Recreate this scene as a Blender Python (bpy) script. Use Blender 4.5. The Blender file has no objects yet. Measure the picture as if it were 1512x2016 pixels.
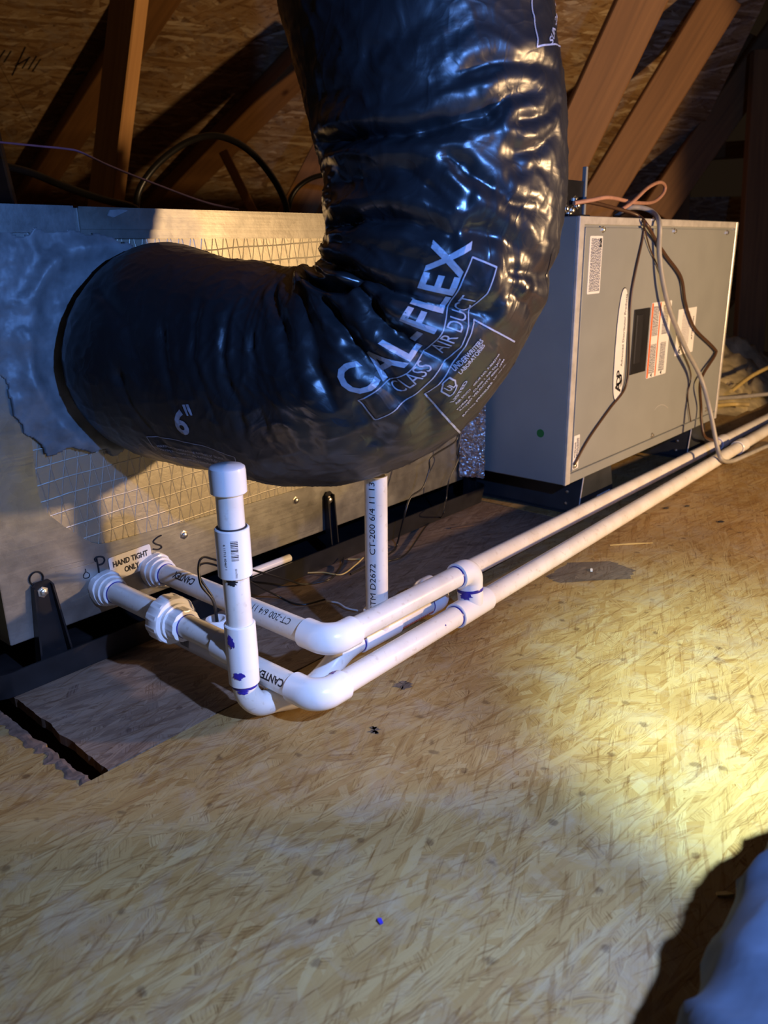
import bpy, bmesh, math, random
import numpy as np
from mathutils import Vector, Matrix, noise, geometry
random.seed(7)
SC = bpy.context.scene
COL = SC.collection
PI = math.pi

# ------------------------------------------------------------------ camera
F = 1559.0                     # focal length in pixels of the 1512 x 2016 frame
_A = np.array([[1444, 541, -F], [-1863, 478.8, -F], [-89, 4732, F]], float)
_A /= np.linalg.norm(_A, axis=1)[:, None]
_U, _S, _Vt = np.linalg.svd(_A)
RW = _U @ _Vt                  # camera axes -> world axes
CAM = np.array([0, 0, 0.478])
def ray(px, py): return RW @ np.array([px - 756, 1008 - py, -F])
def onX(px, py, v): r = ray(px, py); return Vector(CAM + r * (v - CAM[0]) / r[0])
def onY(px, py, v): r = ray(px, py); return Vector(CAM + r * (v - CAM[1]) / r[1])
def onZ(px, py, v=0.0): r = ray(px, py); return Vector(CAM + r * (v - CAM[2]) / r[2])
def at(px, py, d): return Vector(CAM + ray(px, py) * d / F)
FWD = Vector(RW @ np.array([0, 0, -1.0])); RIGHT = Vector(RW @ np.array([1.0, 0, 0])); UP = Vector(RW @ np.array([0, 1.0, 0]))

cd = bpy.data.cameras.new('camera'); cam = bpy.data.objects.new('camera', cd); COL.objects.link(cam)
m = Matrix([list(RW[i]) + [CAM[i]] for i in range(3)] + [[0, 0, 0, 1]])
cam.matrix_world = m
cd.sensor_fit = 'VERTICAL'; cd.sensor_height = 36.0; cd.lens = F / 2016 * 36.0
cd.clip_start = 0.02
cd.dof.use_dof = True; cd.dof.focus_distance = 0.95; cd.dof.aperture_fstop = cd.lens / 3.4
SC.camera = cam

# ------------------------------------------------------------------ light
SC.view_settings.view_transform = 'Standard'; SC.view_settings.look = 'None'
SC.view_settings.gamma = 1.0; SC.view_settings.use_curve_mapping = False
SC.view_settings.exposure = 0.0
w = bpy.data.worlds.new('attic_air'); SC.world = w; w.use_nodes = True
bg = w.node_tree.nodes['Background']; bg.inputs[0].default_value = (1.0, 0.62, 0.35, 1); bg.inputs[1].default_value = 0.009

def spot(name, loc, target, power, color, angle, blend, radius):
    d = bpy.data.lights.new(name, 'SPOT'); d.energy = power; d.color = color
    d.spot_size = math.radians(angle); d.spot_blend = blend; d.shadow_soft_size = radius
    o = bpy.data.objects.new(name, d); COL.objects.link(o); o.location = loc
    o.rotation_euler = (Vector(target) - Vector(loc)).to_track_quat('-Z', 'Y').to_euler(); return o
def bulb(name, loc, power, color, radius):
    d = bpy.data.lights.new(name, 'POINT'); d.energy = power; d.color = color; d.shadow_soft_size = radius
    o = bpy.data.objects.new(name, d); COL.objects.link(o); o.location = loc; return o
TORCH = Vector((0.36, -0.14, 0.62))
spot('flashlight_core', TORCH, (0.800, 0.150, 0.0), 128, (0.74, 1.0, 0.92), 43, 1.0, 0.012)
spot('flashlight_spill', TORCH, onZ(470, 1880, 0.0), 26, (0.53, 0.62, 0.95), 64, 0.7, 0.012)
bulb('flashlight_fill', TORCH, 25, (0.13, 0.34, 1.0), 0.012)  # added all-round blue fill at the torch, tints duct, cap and pipes
spot('work_lamp', (1.55, -0.70, 0.40), (1.43, 0.90, 0.42), 108, (1.0, 0.63, 0.31), 88, 0.10, 0.03)

# ------------------------------------------------------------------ helpers
def prin(name):
    mt = bpy.data.materials.new(name); mt.use_nodes = True
    nt = mt.node_tree; return mt, nt, nt.nodes['Principled BSDF']
def N(nt, kind, **kw):
    n = nt.nodes.new(kind)
    for k, v in kw.items():
        if k[0] == '_': setattr(n, k[1:], v)
        else: n.inputs[k.replace('_', ' ')].default_value = v
    return n
def ramp(nt, stops, src, interp='LINEAR'):
    r = nt.nodes.new('ShaderNodeValToRGB'); r.color_ramp.interpolation = interp
    e = r.color_ramp.elements
    while len(e) < len(stops): e.new(0.5)
    for q, (p, c) in zip(e, stops):
        q.position = p; q.color = (c[0], c[1], c[2], 1) if hasattr(c, '__len__') else (c, c, c, 1)
    nt.links.new(src, r.inputs[0]); return r
def mapping(nt, scale=(1, 1, 1), rot=(0, 0, 0), loc=(0, 0, 0), coord='Object'):
    tc = nt.nodes.new('ShaderNodeTexCoord'); mp = nt.nodes.new('ShaderNodeMapping')
    nt.links.new(tc.outputs[coord], mp.inputs[0])
    mp.inputs['Location'].default_value = loc; mp.inputs['Rotation'].default_value = rot; mp.inputs['Scale'].default_value = scale
    return mp.outputs[0]
def mixc(nt, a, b, fac, mode='MIX'):
    n = nt.nodes.new('ShaderNodeMix'); n.data_type = 'RGBA'; n.blend_type = mode
    for sock, val in ((n.inputs[0], fac), (n.inputs[6], a), (n.inputs[7], b)):
        if hasattr(val, 'is_output'): nt.links.new(val, sock)
        elif hasattr(val, '__len__'): sock.default_value = (val[0], val[1], val[2], 1)
        else: sock.default_value = val
    return n.outputs[2]
def bumpn(nt, bs, h, strength=0.3, dist=0.001):
    b = nt.nodes.new('ShaderNodeBump'); b.inputs['Strength'].default_value = strength; b.inputs['Distance'].default_value = dist
    nt.links.new(h, b.inputs['Height']); nt.links.new(b.outputs[0], bs.inputs['Normal']); return b
def plain(name, col, rough=0.5, metal=0.0, var=0.12, scale=60, bump=0.0, spec=0.5):
    mt, nt, bs = prin(name)
    nz = N(nt, 'ShaderNodeTexNoise', Scale=scale, Detail=4.0); nt.links.new(mapping(nt), nz.inputs['Vector'])
    lo = [c * (1 - var) for c in col]; hi = [min(1, c * (1 + var)) for c in col]
    r = ramp(nt, [(0.3, lo), (0.7, hi)], nz.outputs['Fac']); nt.links.new(r.outputs[0], bs.inputs['Base Color'])
    bs.inputs['Roughness'].default_value = rough; bs.inputs['Metallic'].default_value = metal
    bs.inputs['Specular IOR Level'].default_value = spec
    if bump: bumpn(nt, bs, nz.outputs['Fac'], bump, 0.0008)
    return mt

def osb(name, tones, rough=0.62, base_rot=0.0, size=1.0, dust=(0.40, 0.37, 0.33)):
    """oriented strand board: layers of long ragged flakes, each layer at its own angle, with grain along the flake"""
    mt, nt, bs = prin(name)
    L = nt.links
    tc = nt.nodes.new('ShaderNodeTexCoord')
    col = None; hgt = None
    lay = ((0.05, 7, 30), (-0.55, 9, 52), (0.32, 8, 60), (-0.15, 11, 70), (-1.05, 10, 42), (0.75, 12, 66), (-0.38, 7, 95), (0.12, 10, 120))
    for i, (a, sx, sy) in enumerate(lay):
        mp = nt.nodes.new('ShaderNodeMapping'); L.new(tc.outputs['Object'], mp.inputs[0]); mp.inputs['Rotation'].default_value = (0, 0, a + base_rot); mp.inputs['Location'].default_value = (3.1 * i, 1.7 * i, 0)
        v = mp.outputs[0]
        wob = N(nt, 'ShaderNodeTexNoise', Scale=30.0 / size, Detail=3.0); L.new(v, wob.inputs['Vector'])
        off = nt.nodes.new('ShaderNodeVectorMath'); off.operation = 'MULTIPLY_ADD'
        L.new(wob.outputs['Color'], off.inputs[0]); off.inputs[1].default_value = (0.030 * size, 0.009 * size, 0); L.new(v, off.inputs[2])
        st = nt.nodes.new('ShaderNodeVectorMath'); st.operation = 'MULTIPLY'
        L.new(off.outputs[0], st.inputs[0]); st.inputs[1].default_value = (sx / size, sy / size, 0.0)
        vo = N(nt, 'ShaderNodeTexVoronoi', Scale=1.0, Randomness=1.0, _voronoi_dimensions='2D'); L.new(st.outputs[0], vo.inputs['Vector'])
        sep = nt.nodes.new('ShaderNodeSeparateColor'); L.new(vo.outputs['Color'], sep.inputs[0])
        tone = ramp(nt, tones, sep.outputs[0])
        gv = nt.nodes.new('ShaderNodeVectorMath'); gv.operation = 'MULTIPLY'; L.new(off.outputs[0], gv.inputs[0]); gv.inputs[1].default_value = (16 / size, 430 / size, 1)
        gr = N(nt, 'ShaderNodeTexNoise', Scale=1.0, Detail=3.0, Roughness=0.75, _noise_dimensions='2D'); L.new(gv.outputs[0], gr.inputs['Vector'])
        gg = ramp(nt, [(0.34, (0.50, 0.40, 0.30)), (0.50, (1, 1, 1)), (0.75, (1.12, 1.12, 1.12))], gr.outputs['Fac'])
        gs = N(nt, 'ShaderNodeMath', _operation='MULTIPLY'); L.new(sep.outputs[1], gs.inputs[0]); gs.inputs[1].default_value = 0.95
        c = mixc(nt, tone.outputs[0], gg.outputs[0], gs.outputs[0], 'MULTIPLY')
        h = N(nt, 'ShaderNodeMath', _operation='MULTIPLY_ADD'); L.new(gr.outputs['Fac'], h.inputs[0]); h.inputs[1].default_value = 0.5; L.new(sep.outputs[1], h.inputs[2])
        if col is None: col = c; hgt = h.outputs[0]
        else:
            mk = N(nt, 'ShaderNodeMath', _operation='GREATER_THAN'); L.new(sep.outputs[2], mk.inputs[0]); mk.inputs[1].default_value = 0.62
            col = mixc(nt, col, c, mk.outputs[0])
            hm = nt.nodes.new('ShaderNodeMix'); hm.data_type = 'FLOAT'; L.new(mk.outputs[0], hm.inputs[0]); L.new(hgt, hm.inputs[2]); L.new(h.outputs[0], hm.inputs[3]); hgt = hm.outputs[0]
    big = N(nt, 'ShaderNodeTexNoise', Scale=6.0, Detail=6.0, Roughness=0.65); L.new(tc.outputs['Object'], big.inputs['Vector'])
    br = ramp(nt, [(0.32, (0.66, 0.60, 0.55)), (0.56, (1, 1, 1))], big.outputs['Fac']); col = mixc(nt, col, br.outputs[0], 0.55, 'MULTIPLY')
    dn = N(nt, 'ShaderNodeTexNoise', Scale=16.0, Detail=6.0, Roughness=0.7, Distortion=0.7); L.new(tc.outputs['Object'], dn.inputs['Vector'])
    df = ramp(nt, [(0.48, 0.0), (0.72, 0.5)], dn.outputs['Fac']); col = mixc(nt, col, dust, df.outputs[0])
    for a, off_ in ((0.10, 0.0), (-0.42, 7.0), (0.45, 13.0)):
        mp = nt.nodes.new('ShaderNodeMapping'); L.new(tc.outputs['Object'], mp.inputs[0]); mp.inputs['Rotation'].default_value = (0, 0, a + base_rot)
        sc_ = nt.nodes.new('ShaderNodeVectorMath'); sc_.operation = 'MULTIPLY_ADD'; L.new(mp.outputs[0], sc_.inputs[0]); sc_.inputs[1].default_value = (10 / size, 120 / size, 0); sc_.inputs[2].default_value = (off_, off_ * 2, 0)
        sn = N(nt, 'ShaderNodeTexNoise', Scale=1.0, Detail=4.0, Roughness=0.6, Distortion=0.4, _noise_dimensions='2D'); L.new(sc_.outputs[0], sn.inputs['Vector'])
        sk = ramp(nt, [(0.60, (1, 1, 1)), (0.68, (0.62, 0.50, 0.40))], sn.outputs['Fac']); col = mixc(nt, col, sk.outputs[0], 0.6, 'MULTIPLY')
    sp = N(nt, 'ShaderNodeTexVoronoi', Scale=13.0, _voronoi_dimensions='2D'); L.new(tc.outputs['Object'], sp.inputs['Vector'])
    spn = N(nt, 'ShaderNodeTexNoise', Scale=90.0, Detail=3.0); L.new(tc.outputs['Object'], spn.inputs['Vector'])
    ad = N(nt, 'ShaderNodeMath', _operation='MULTIPLY_ADD'); L.new(spn.outputs['Fac'], ad.inputs[0]); ad.inputs[1].default_value = 0.22; L.new(sp.outputs['Distance'], ad.inputs[2])
    sr = ramp(nt, [(0.13, (0.28, 0.22, 0.24)), (0.17, (1, 1, 1))], ad.outputs[0]); col = mixc(nt, col, sr.outputs[0], 0.6, 'MULTIPLY')
    L.new(col, bs.inputs['Base Color']); bs.inputs['Roughness'].default_value = rough
    bs.inputs['Specular IOR Level'].default_value = 0.35
    bumpn(nt, bs, hgt, 0.30, 0.0010)
    return mt

def wood(name, dark, light, axis_scale=(3, 60, 60), rough=0.65):
    mt, nt, bs = prin(name)
    v = mapping(nt, axis_scale)
    nz = N(nt, 'ShaderNodeTexNoise', Scale=1.0, Detail=5.0, Distortion=0.6); nt.links.new(v, nz.inputs['Vector'])
    kn = N(nt, 'ShaderNodeTexVoronoi', Scale=4.0); nt.links.new(mapping(nt, (1, 2.0, 2.0)), kn.inputs['Vector'])
    r = ramp(nt, [(0.3, dark), (0.65, light)], nz.outputs['Fac'])
    kr = ramp(nt, [(0.03, (0.25, 0.16, 0.1)), (0.09, (1, 1, 1))], kn.outputs['Distance'])
    nt.links.new(mixc(nt, r.outputs[0], kr.outputs[0], 0.85, 'MULTIPLY'), bs.inputs['Base Color'])
    bs.inputs['Roughness'].default_value = rough; bumpn(nt, bs, nz.outputs['Fac'], 0.15, 0.001)
    return mt

def pvc(name, col, grime=0.35, rough=0.28):
    mt, nt, bs = prin(name)
    n1 = N(nt, 'ShaderNodeTexNoise', Scale=26.0, Detail=5.0); nt.links.new(mapping(nt), n1.inputs['Vector'])
    n2 = N(nt, 'ShaderNodeTexNoise', Scale=140.0, Detail=4.0); nt.links.new(mapping(nt), n2.inputs['Vector'])
    r1 = ramp(nt, [(0.36, [c * f for c, f in zip(col, (0.80, 0.75, 0.66))]), (0.58, col)], n1.outputs['Fac'])
    r2 = ramp(nt, [(0.30, (0.62, 0.54, 0.44)), (0.40, (1, 1, 1))], n2.outputs['Fac'])
    c = mixc(nt, col, r1.outputs[0], grime); c = mixc(nt, c, r2.outputs[0], grime * 0.8, 'MULTIPLY')
    nt.links.new(c, bs.inputs['Base Color']); bs.inputs['Roughness'].default_value = rough
    bs.inputs['Subsurface Weight'].default_value = 0.05; bs.inputs['Subsurface Radius'].default_value = (0.004, 0.003, 0.002); bs.inputs['Subsurface Scale'].default_value = 1.0
    return mt

def galvanised(name, col=(0.38, 0.38, 0.365), rough=0.34, brush=(1, 1, 1)):
    mt, nt, bs = prin(name)
    v = mapping(nt)
    vo = N(nt, 'ShaderNodeTexVoronoi', Scale=75.0); nt.links.new(v, vo.inputs['Vector'])
    nz = N(nt, 'ShaderNodeTexNoise', Scale=9.0, Detail=6.0, Roughness=0.65); nt.links.new(v, nz.inputs['Vector'])
    sp = ramp(nt, [(0.0, [c * 0.9 for c in col]), (1.0, [c * 1.06 for c in col])], vo.outputs['Color'])
    st = ramp(nt, [(0.35, (0.72, 0.69, 0.64)), (0.6, (1, 1, 1))], nz.outputs['Fac'])
    nt.links.new(mixc(nt, sp.outputs[0], st.outputs[0], 0.75, 'MULTIPLY'), bs.inputs['Base Color'])
    bs.inputs['Metallic'].default_value = 0.86
    br = N(nt, 'ShaderNodeTexNoise', Scale=1.0, Detail=3.0); nt.links.new(mapping(nt, (4 * brush[0], 160 * brush[1], 160 * brush[2])), br.inputs['Vector'])
    rr = ramp(nt, [(0.3, rough * 0.8), (0.7, rough * 1.35)], nz.outputs['Fac']); nt.links.new(rr.outputs[0], bs.inputs['Roughness'])
    ad = N(nt, 'ShaderNodeMath', _operation='MULTIPLY_ADD'); nt.links.new(br.outputs['Fac'], ad.inputs[0]); ad.inputs[1].default_value = 0.25
    nt.links.new(nz.outputs['Fac'], ad.inputs[2]); bumpn(nt, bs, ad.outputs[0], 0.22, 0.003)
    return mt

def foil_scrim(name):
    """aluminium foil facing with a reinforcing scrim: raised threads in a tri-directional grid"""
    mt, nt, bs = prin(name); L = nt.links
    tc = nt.nodes.new('ShaderNodeTexCoord')
    wb = N(nt, 'ShaderNodeTexNoise', Scale=12.0, Detail=2.0); L.new(tc.outputs['Object'], wb.inputs['Vector'])
    off = nt.nodes.new('ShaderNodeVectorMath'); off.operation = 'MULTIPLY_ADD'; L.new(wb.outputs['Color'], off.inputs[0]); off.inputs[1].default_value = (0.006, 0.0, 0.006); L.new(tc.outputs['Object'], off.inputs[2])
    hs = None
    for ang, per in ((0.04, 0.020), (1.36, 0.0165), (1.74, 0.0165)):
        d = nt.nodes.new('ShaderNodeVectorMath'); d.operation = 'DOT_PRODUCT'; L.new(off.outputs[0], d.inputs[0])
        d.inputs[1].default_value = (-math.sin(ang) / per, 0, math.cos(ang) / per)
        fr = N(nt, 'ShaderNodeMath', _operation='PINGPONG'); L.new(d.outputs['Value'], fr.inputs[0]); fr.inputs[1].default_value = 0.5
        r = ramp(nt, [(0.0, 0.55), (0.045, 0.0)], fr.outputs[0])
        if hs is None: hs = r.outputs[0]
        else:
            mx = N(nt, 'ShaderNodeMath', _operation='MAXIMUM'); L.new(hs, mx.inputs[0]); L.new(r.outputs[0], mx.inputs[1]); hs = mx.outputs[0]
    cr = N(nt, 'ShaderNodeTexNoise', Scale=70.0, Detail=5.0, Roughness=0.6, Distortion=0.8); L.new(tc.outputs['Object'], cr.inputs['Vector'])
    lg = N(nt, 'ShaderNodeTexNoise', Scale=9.0, Detail=3.0); L.new(tc.outputs['Object'], lg.inputs['Vector'])
    a1 = N(nt, 'ShaderNodeMath', _operation='MULTIPLY_ADD'); L.new(cr.outputs['Fac'], a1.inputs[0]); a1.inputs[1].default_value = 0.55; L.new(hs, a1.inputs[2])
    a2 = N(nt, 'ShaderNodeMath', _operation='MULTIPLY_ADD'); L.new(lg.outputs['Fac'], a2.inputs[0]); a2.inputs[1].default_value = 2.2; L.new(a1.outputs[0], a2.inputs[2])
    bumpn(nt, bs, a2.outputs[0], 0.55, 0.0016)
    tcol = ramp(nt, [(0.0, (0.37, 0.345, 0.28)), (0.5, (0.80, 0.76, 0.64))], hs); L.new(tcol.outputs[0], bs.inputs['Base Color']); bs.inputs['Metallic'].default_value = 0.80  # warm tint imitates floor reflection, paler threads the light on their ridges
    rr = ramp(nt, [(0.3, 0.42), (0.7, 0.60)], lg.outputs['Fac']); L.new(rr.outputs[0], bs.inputs['Roughness'])
    return mt

def film(name):
    """thin glossy black polyethylene jacket"""
    mt, nt, bs = prin(name); L = nt.links
    v = mapping(nt)
    n1 = N(nt, 'ShaderNodeTexNoise', Scale=22.0, Detail=6.0, Roughness=0.55, Distortion=1.2); L.new(v, n1.inputs['Vector'])
    n2 = N(nt, 'ShaderNodeTexNoise', Scale=7.0, Detail=4.0); L.new(v, n2.inputs['Vector'])
    bs.inputs['Base Color'].default_value = (0.017, 0.017, 0.019, 1)
    rr = ramp(nt, [(0.35, 0.24), (0.65, 0.46)], n2.outputs['Fac']); L.new(rr.outputs[0], bs.inputs['Roughness'])
    bs.inputs['Specular IOR Level'].default_value = 0.75
    rd = N(nt, 'ShaderNodeTexNoise', Scale=13.0, Detail=2.0, Distortion=2.0); L.new(v, rd.inputs['Vector'])
    fold = ramp(nt, [(0.44, 0.0), (0.5, 1.0), (0.56, 0.0)], rd.outputs['Fac'])
    a = N(nt, 'ShaderNodeMath', _operation='MULTIPLY_ADD'); L.new(fold.outputs[0], a.inputs[0]); a.inputs[1].default_value = 0.25; L.new(n1.outputs['Fac'], a.inputs[2])
    bumpn(nt, bs, a.outputs[0], 0.16, 0.004)
    return mt

MT = {}
TAN = [(0.0, (0.30, 0.180, 0.055)), (0.25, (0.345, 0.225, 0.078)), (0.6, (0.37, 0.25, 0.092)), (0.85, (0.40, 0.29, 0.120)), (1.0, (0.31, 0.185, 0.06))]
MT['floor'] = osb('osb_floor', TAN, size=0.68, dust=(0.36, 0.31, 0.22))
MT['patch'] = osb('osb_patch_weathered', [(0, (0.16, 0.11, 0.08)), (0.4, (0.22, 0.155, 0.11)), (0.8, (0.27, 0.20, 0.145)), (1, (0.18, 0.125, 0.095))], base_rot=0.1, size=0.68, dust=(0.22, 0.19, 0.16))
MT['deck'] = osb('osb_roof_deck', [(0, (0.22, 0.12, 0.05)), (0.4, (0.36, 0.22, 0.10)), (0.8, (0.46, 0.32, 0.17)), (1, (0.66, 0.52, 0.34))], base_rot=0.0, size=1.3)
MT['torn'] = plain('torn_osb', (0.15, 0.10, 0.075), 0.8, var=0.4, scale=90, bump=0.8)
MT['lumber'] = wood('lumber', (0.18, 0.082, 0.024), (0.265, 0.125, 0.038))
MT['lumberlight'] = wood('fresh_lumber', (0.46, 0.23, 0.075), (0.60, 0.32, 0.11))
MT['joist'] = plain('dark_joist', (0.10, 0.06, 0.04), 0.8)
MT['galv'] = galvanised('galvanised_steel')
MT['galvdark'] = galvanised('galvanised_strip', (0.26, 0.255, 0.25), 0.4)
MT['foil'] = foil_scrim('foil_scrim_facing')
MT['film'] = film('black_duct_jacket')
MT['print'] = plain('white_print', (0.40, 0.42, 0.50), 0.35, var=0.1, scale=200)
MT['mastic'] = plain('grey_mastic', (0.21, 0.215, 0.22), 0.42, var=0.3, scale=45, bump=0.8)
MT['pvc'] = pvc('white_pvc', (0.82, 0.80, 0.76), 0.45)
MT['pvcfit'] = pvc('white_pvc_fitting', (0.86, 0.86, 0.86), 0.08, 0.22)
MT['primer'] = plain('purple_primer', (0.030, 0.022, 0.30), 0.3, var=0.4, scale=80)
MT['ink'] = plain('black_ink', (0.012, 0.012, 0.016), 0.5)
MT['redink'] = plain('red_ink', (0.55, 0.10, 0.09), 0.5)
MT['labelw'] = plain('white_label', (0.80, 0.79, 0.77), 0.4, var=0.03)
MT['labelo'] = plain('orange_label', (0.80, 0.16, 0.04), 0.4, var=0.05)
MT['yellow'] = plain('warning_yellow', (0.75, 0.55, 0.02), 0.4, var=0.05)
MT['green'] = plain('green_sticker', (0.01, 0.16, 0.04), 0.4, var=0.05)
MT['blackpl'] = plain('black_plastic', (0.014, 0.014, 0.016), 0.38, var=0.3, scale=30, bump=0.1)
MT['blackmt'] = plain('black_painted_steel', (0.012, 0.012, 0.014), 0.30, var=0.2)
MT['furn'] = plain('grey_furnace_paint', (0.27, 0.285, 0.275), 0.36, var=0.05, scale=14, spec=0.5)
MT['furnedge'] = plain('lit_lip_and_scratch', (0.62, 0.60, 0.56), 0.34, 0.3, var=0.15)  # paler colour makes the lip look lit; shared with scratch and stand edge
MT['stand'] = plain('dark_stand_steel', (0.045, 0.05, 0.055), 0.32, 0.35, var=0.2, scale=25)
MT['screw'] = plain('zinc_screw', (0.72, 0.68, 0.58), 0.28, 0.95)
MT['cablegrey'] = plain('grey_cable', (0.34, 0.32, 0.28), 0.45)
MT['cablebrown'] = plain('brown_cable', (0.075, 0.036, 0.018), 0.4)
MT['cablepink'] = plain('copper_pink_cable', (0.46, 0.25, 0.18), 0.42)
MT['cableblk'] = plain('black_cable', (0.014, 0.013, 0.012), 0.35)
MT['cableyel'] = plain('yellow_cable', (0.60, 0.45, 0.16), 0.45)
MT['cablepur'] = plain('lilac_wire', (0.16, 0.12, 0.26), 0.45)
MT['wirewhite'] = plain('white_wire', (0.66, 0.64, 0.60), 0.45)
MT['batt'] = plain('glass_fibre_batt', (0.46, 0.38, 0.20), 0.9, var=0.45, scale=22, bump=1.0)
MT['denim'] = plain('blue_denim', (0.038, 0.066, 0.112), 0.8, var=0.35, scale=26, bump=0.3)
MT['rubber'] = plain('dark_rubber', (0.03, 0.03, 0.03), 0.7)

def link(name, me, mat=None, parent=None, smooth=False):
    o = bpy.data.objects.new(name, me); COL.objects.link(o)
    if mat is not None and not me.materials: me.materials.append(MT[mat] if isinstance(mat, str) else mat)
    if parent is not None: o.parent = parent
    if smooth:
        for p in me.polygons: p.use_smooth = True
    return o
def mesh(name, vs, fs, mat, parent=None, smooth=False):
    me = bpy.data.meshes.new(name); me.from_pydata([tuple(v) for v in vs], [], fs); me.update()
    return link(name, me, mat, parent, smooth)
def tag(o, label=None, cat=None, group=None, kind=None):
    if label: o['label'] = label
    if cat: o['category'] = cat
    if group: o['group'] = group
    if kind: o['kind'] = kind
    return o
def thing(name, label, cat, loc=(0, 0, 0), group=None):
    o = bpy.data.objects.new(name, None); COL.objects.link(o); o.empty_display_size = 0.02
    return tag(o, label, cat, group)

def bm_obj(name, bm, mat, parent=None, smooth=False, angle=None):
    bmesh.ops.recalc_face_normals(bm, faces=bm.faces)
    me = bpy.data.meshes.new(name); bm.to_mesh(me); bm.free()
    o = link(name, me, mat, parent, smooth or angle is not None)
    if angle is not None: me.set_sharp_from_angle(angle=math.radians(angle))
    return o
def box(name, a, b, mat, parent=None, bev=0.0, seg=1):
    bm = bmesh.new(); bmesh.ops.create_cube(bm, size=1.0)
    a, b = Vector(a), Vector(b); c = (a + b) / 2; s = b - a
    for v in bm.verts: v.co = Vector((v.co.x * s.x + c.x, v.co.y * s.y + c.y, v.co.z * s.z + c.z))
    if bev: bmesh.ops.bevel(bm, geom=bm.edges[:], offset=bev, segments=seg, affect='EDGES', profile=0.6)
    return bm_obj(name, bm, mat, parent)
def frame_of(d, ref=None):
    d = Vector(d).normalized(); ref = Vector(ref) if ref is not None else (Vector((0, 0, 1)) if abs(d.z) < 0.9 else Vector((1, 0, 0)))
    x = (ref - d * ref.dot(d)).normalized(); return x, d.cross(x), d
def smoothpath(pts, n=8):
    """Catmull-Rom through the points"""
    P = [Vector(p) for p in pts]; out = []
    for i in range(len(P) - 1):
        p0 = P[i - 1] if i else P[0] * 2 - P[1]; p1, p2 = P[i], P[i + 1]; p3 = P[i + 2] if i + 2 < len(P) else P[-1] * 2 - P[-2]
        for k in range(n):
            t = k / n
            out.append(0.5 * ((2 * p1) + (p2 - p0) * t + (2 * p0 - 5 * p1 + 4 * p2 - p3) * t * t + (3 * p1 - p0 - 3 * p2 + p3) * t ** 3))
    return out + [P[-1]]
def tube(name, pts, r, mat, parent=None, seg=16, cap=True, inner=None):
    P = [Vector(p) for p in pts]; n = len(P)
    R = r if hasattr(r, '__len__') else [r] * n
    T = [(P[min(i + 1, n - 1)] - P[max(i - 1, 0)]).normalized() for i in range(n)]
    x = frame_of(T[0])[0]; vs = []; fs = []
    for i in range(n):
        x = (x - T[i] * x.dot(T[i])).normalized(); y = T[i].cross(x)
        for k in range(seg):
            a = 2 * PI * k / seg; vs.append(P[i] + (x * math.cos(a) + y * math.sin(a)) * R[i])
    for i in range(n - 1):
        for k in range(seg):
            k2 = (k + 1) % seg; fs.append((i * seg + k, i * seg + k2, (i + 1) * seg + k2, (i + 1) * seg + k))
    if cap: fs.append(tuple(range(seg))[::-1]); fs.append(tuple(range((n - 1) * seg, n * seg)))
    o = mesh(name, vs, fs, mat, parent, True)
    o.data.set_sharp_from_angle(angle=math.radians(50)); return o
def lathe(name, p, d, prof, mat, parent=None, seg=32, ribs=None):
    """prof: (distance along d, radius); ribs: (i0, i1, count, depth) raises ribs between profile rows"""
    x, y, d = frame_of(d); p = Vector(p); vs = []; fs = []; n = len(prof)
    for i, (t, r) in enumerate(prof):
        for k in range(seg):
            a = 2 * PI * k / seg; rr = r
            if ribs and ribs[0] <= i <= ribs[1]: rr = r + (ribs[3] if (k * ribs[2] // seg) % 2 == 0 else 0)
            vs.append(p + d * t + (x * math.cos(a) + y * math.sin(a)) * rr)
    for i in range(n - 1):
        for k in range(seg):
            k2 = (k + 1) % seg; fs.append((i * seg + k, i * seg + k2, (i + 1) * seg + k2, (i + 1) * seg + k))
    if prof[0][1] > 1e-6: fs.append(tuple(range(seg))[::-1])
    if prof[-1][1] > 1e-6: fs.append(tuple(range((n - 1) * seg, n * seg)))
    o = mesh(name, vs, fs, mat, parent, True); o.data.set_sharp_from_angle(angle=math.radians(35)); return o
def prism(name, poly, o, ex, ey, n, th, mat, parent=None, bev=0.0):
    """polygon (2D list) extruded along n by th"""
    o, ex, ey, n = Vector(o), Vector(ex), Vector(ey), Vector(n)
    bm = bmesh.new(); vs = [bm.verts.new(o + ex * u + ey * v) for u, v in poly]
    f = bm.faces.new(vs); r = bmesh.ops.extrude_face_region(bm, geom=[f])
    for v in [g for g in r['geom'] if isinstance(g, bmesh.types.BMVert)]: v.co += n * th
    if bev: bmesh.ops.bevel(bm, geom=bm.edges[:], offset=bev, segments=2, affect='EDGES')
    return bm_obj(name, bm, mat, parent)
def rrect(w, h, r, n=4):
    out = []
    for cx, cy, a0 in ((w / 2 - r, h / 2 - r, 0), (-w / 2 + r, h / 2 - r, PI / 2), (-w / 2 + r, -h / 2 + r, PI), (w / 2 - r, -h / 2 + r, 1.5 * PI)):
        for k in range(n + 1): a = a0 + PI / 2 * k / n; out.append((cx + r * math.cos(a), cy + r * math.sin(a)))
    return out
def screw(pos, n, r, parent, name='screw'):
    lathe(name, pos, n, [(-0.001, r * 1.5), (0.0006, r * 1.5), (0.001, r), (r * 0.9, r * 0.95), (r * 1.1, r * 0.6)], 'screw', parent, 6 if r > 0.003 else 10)

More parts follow.
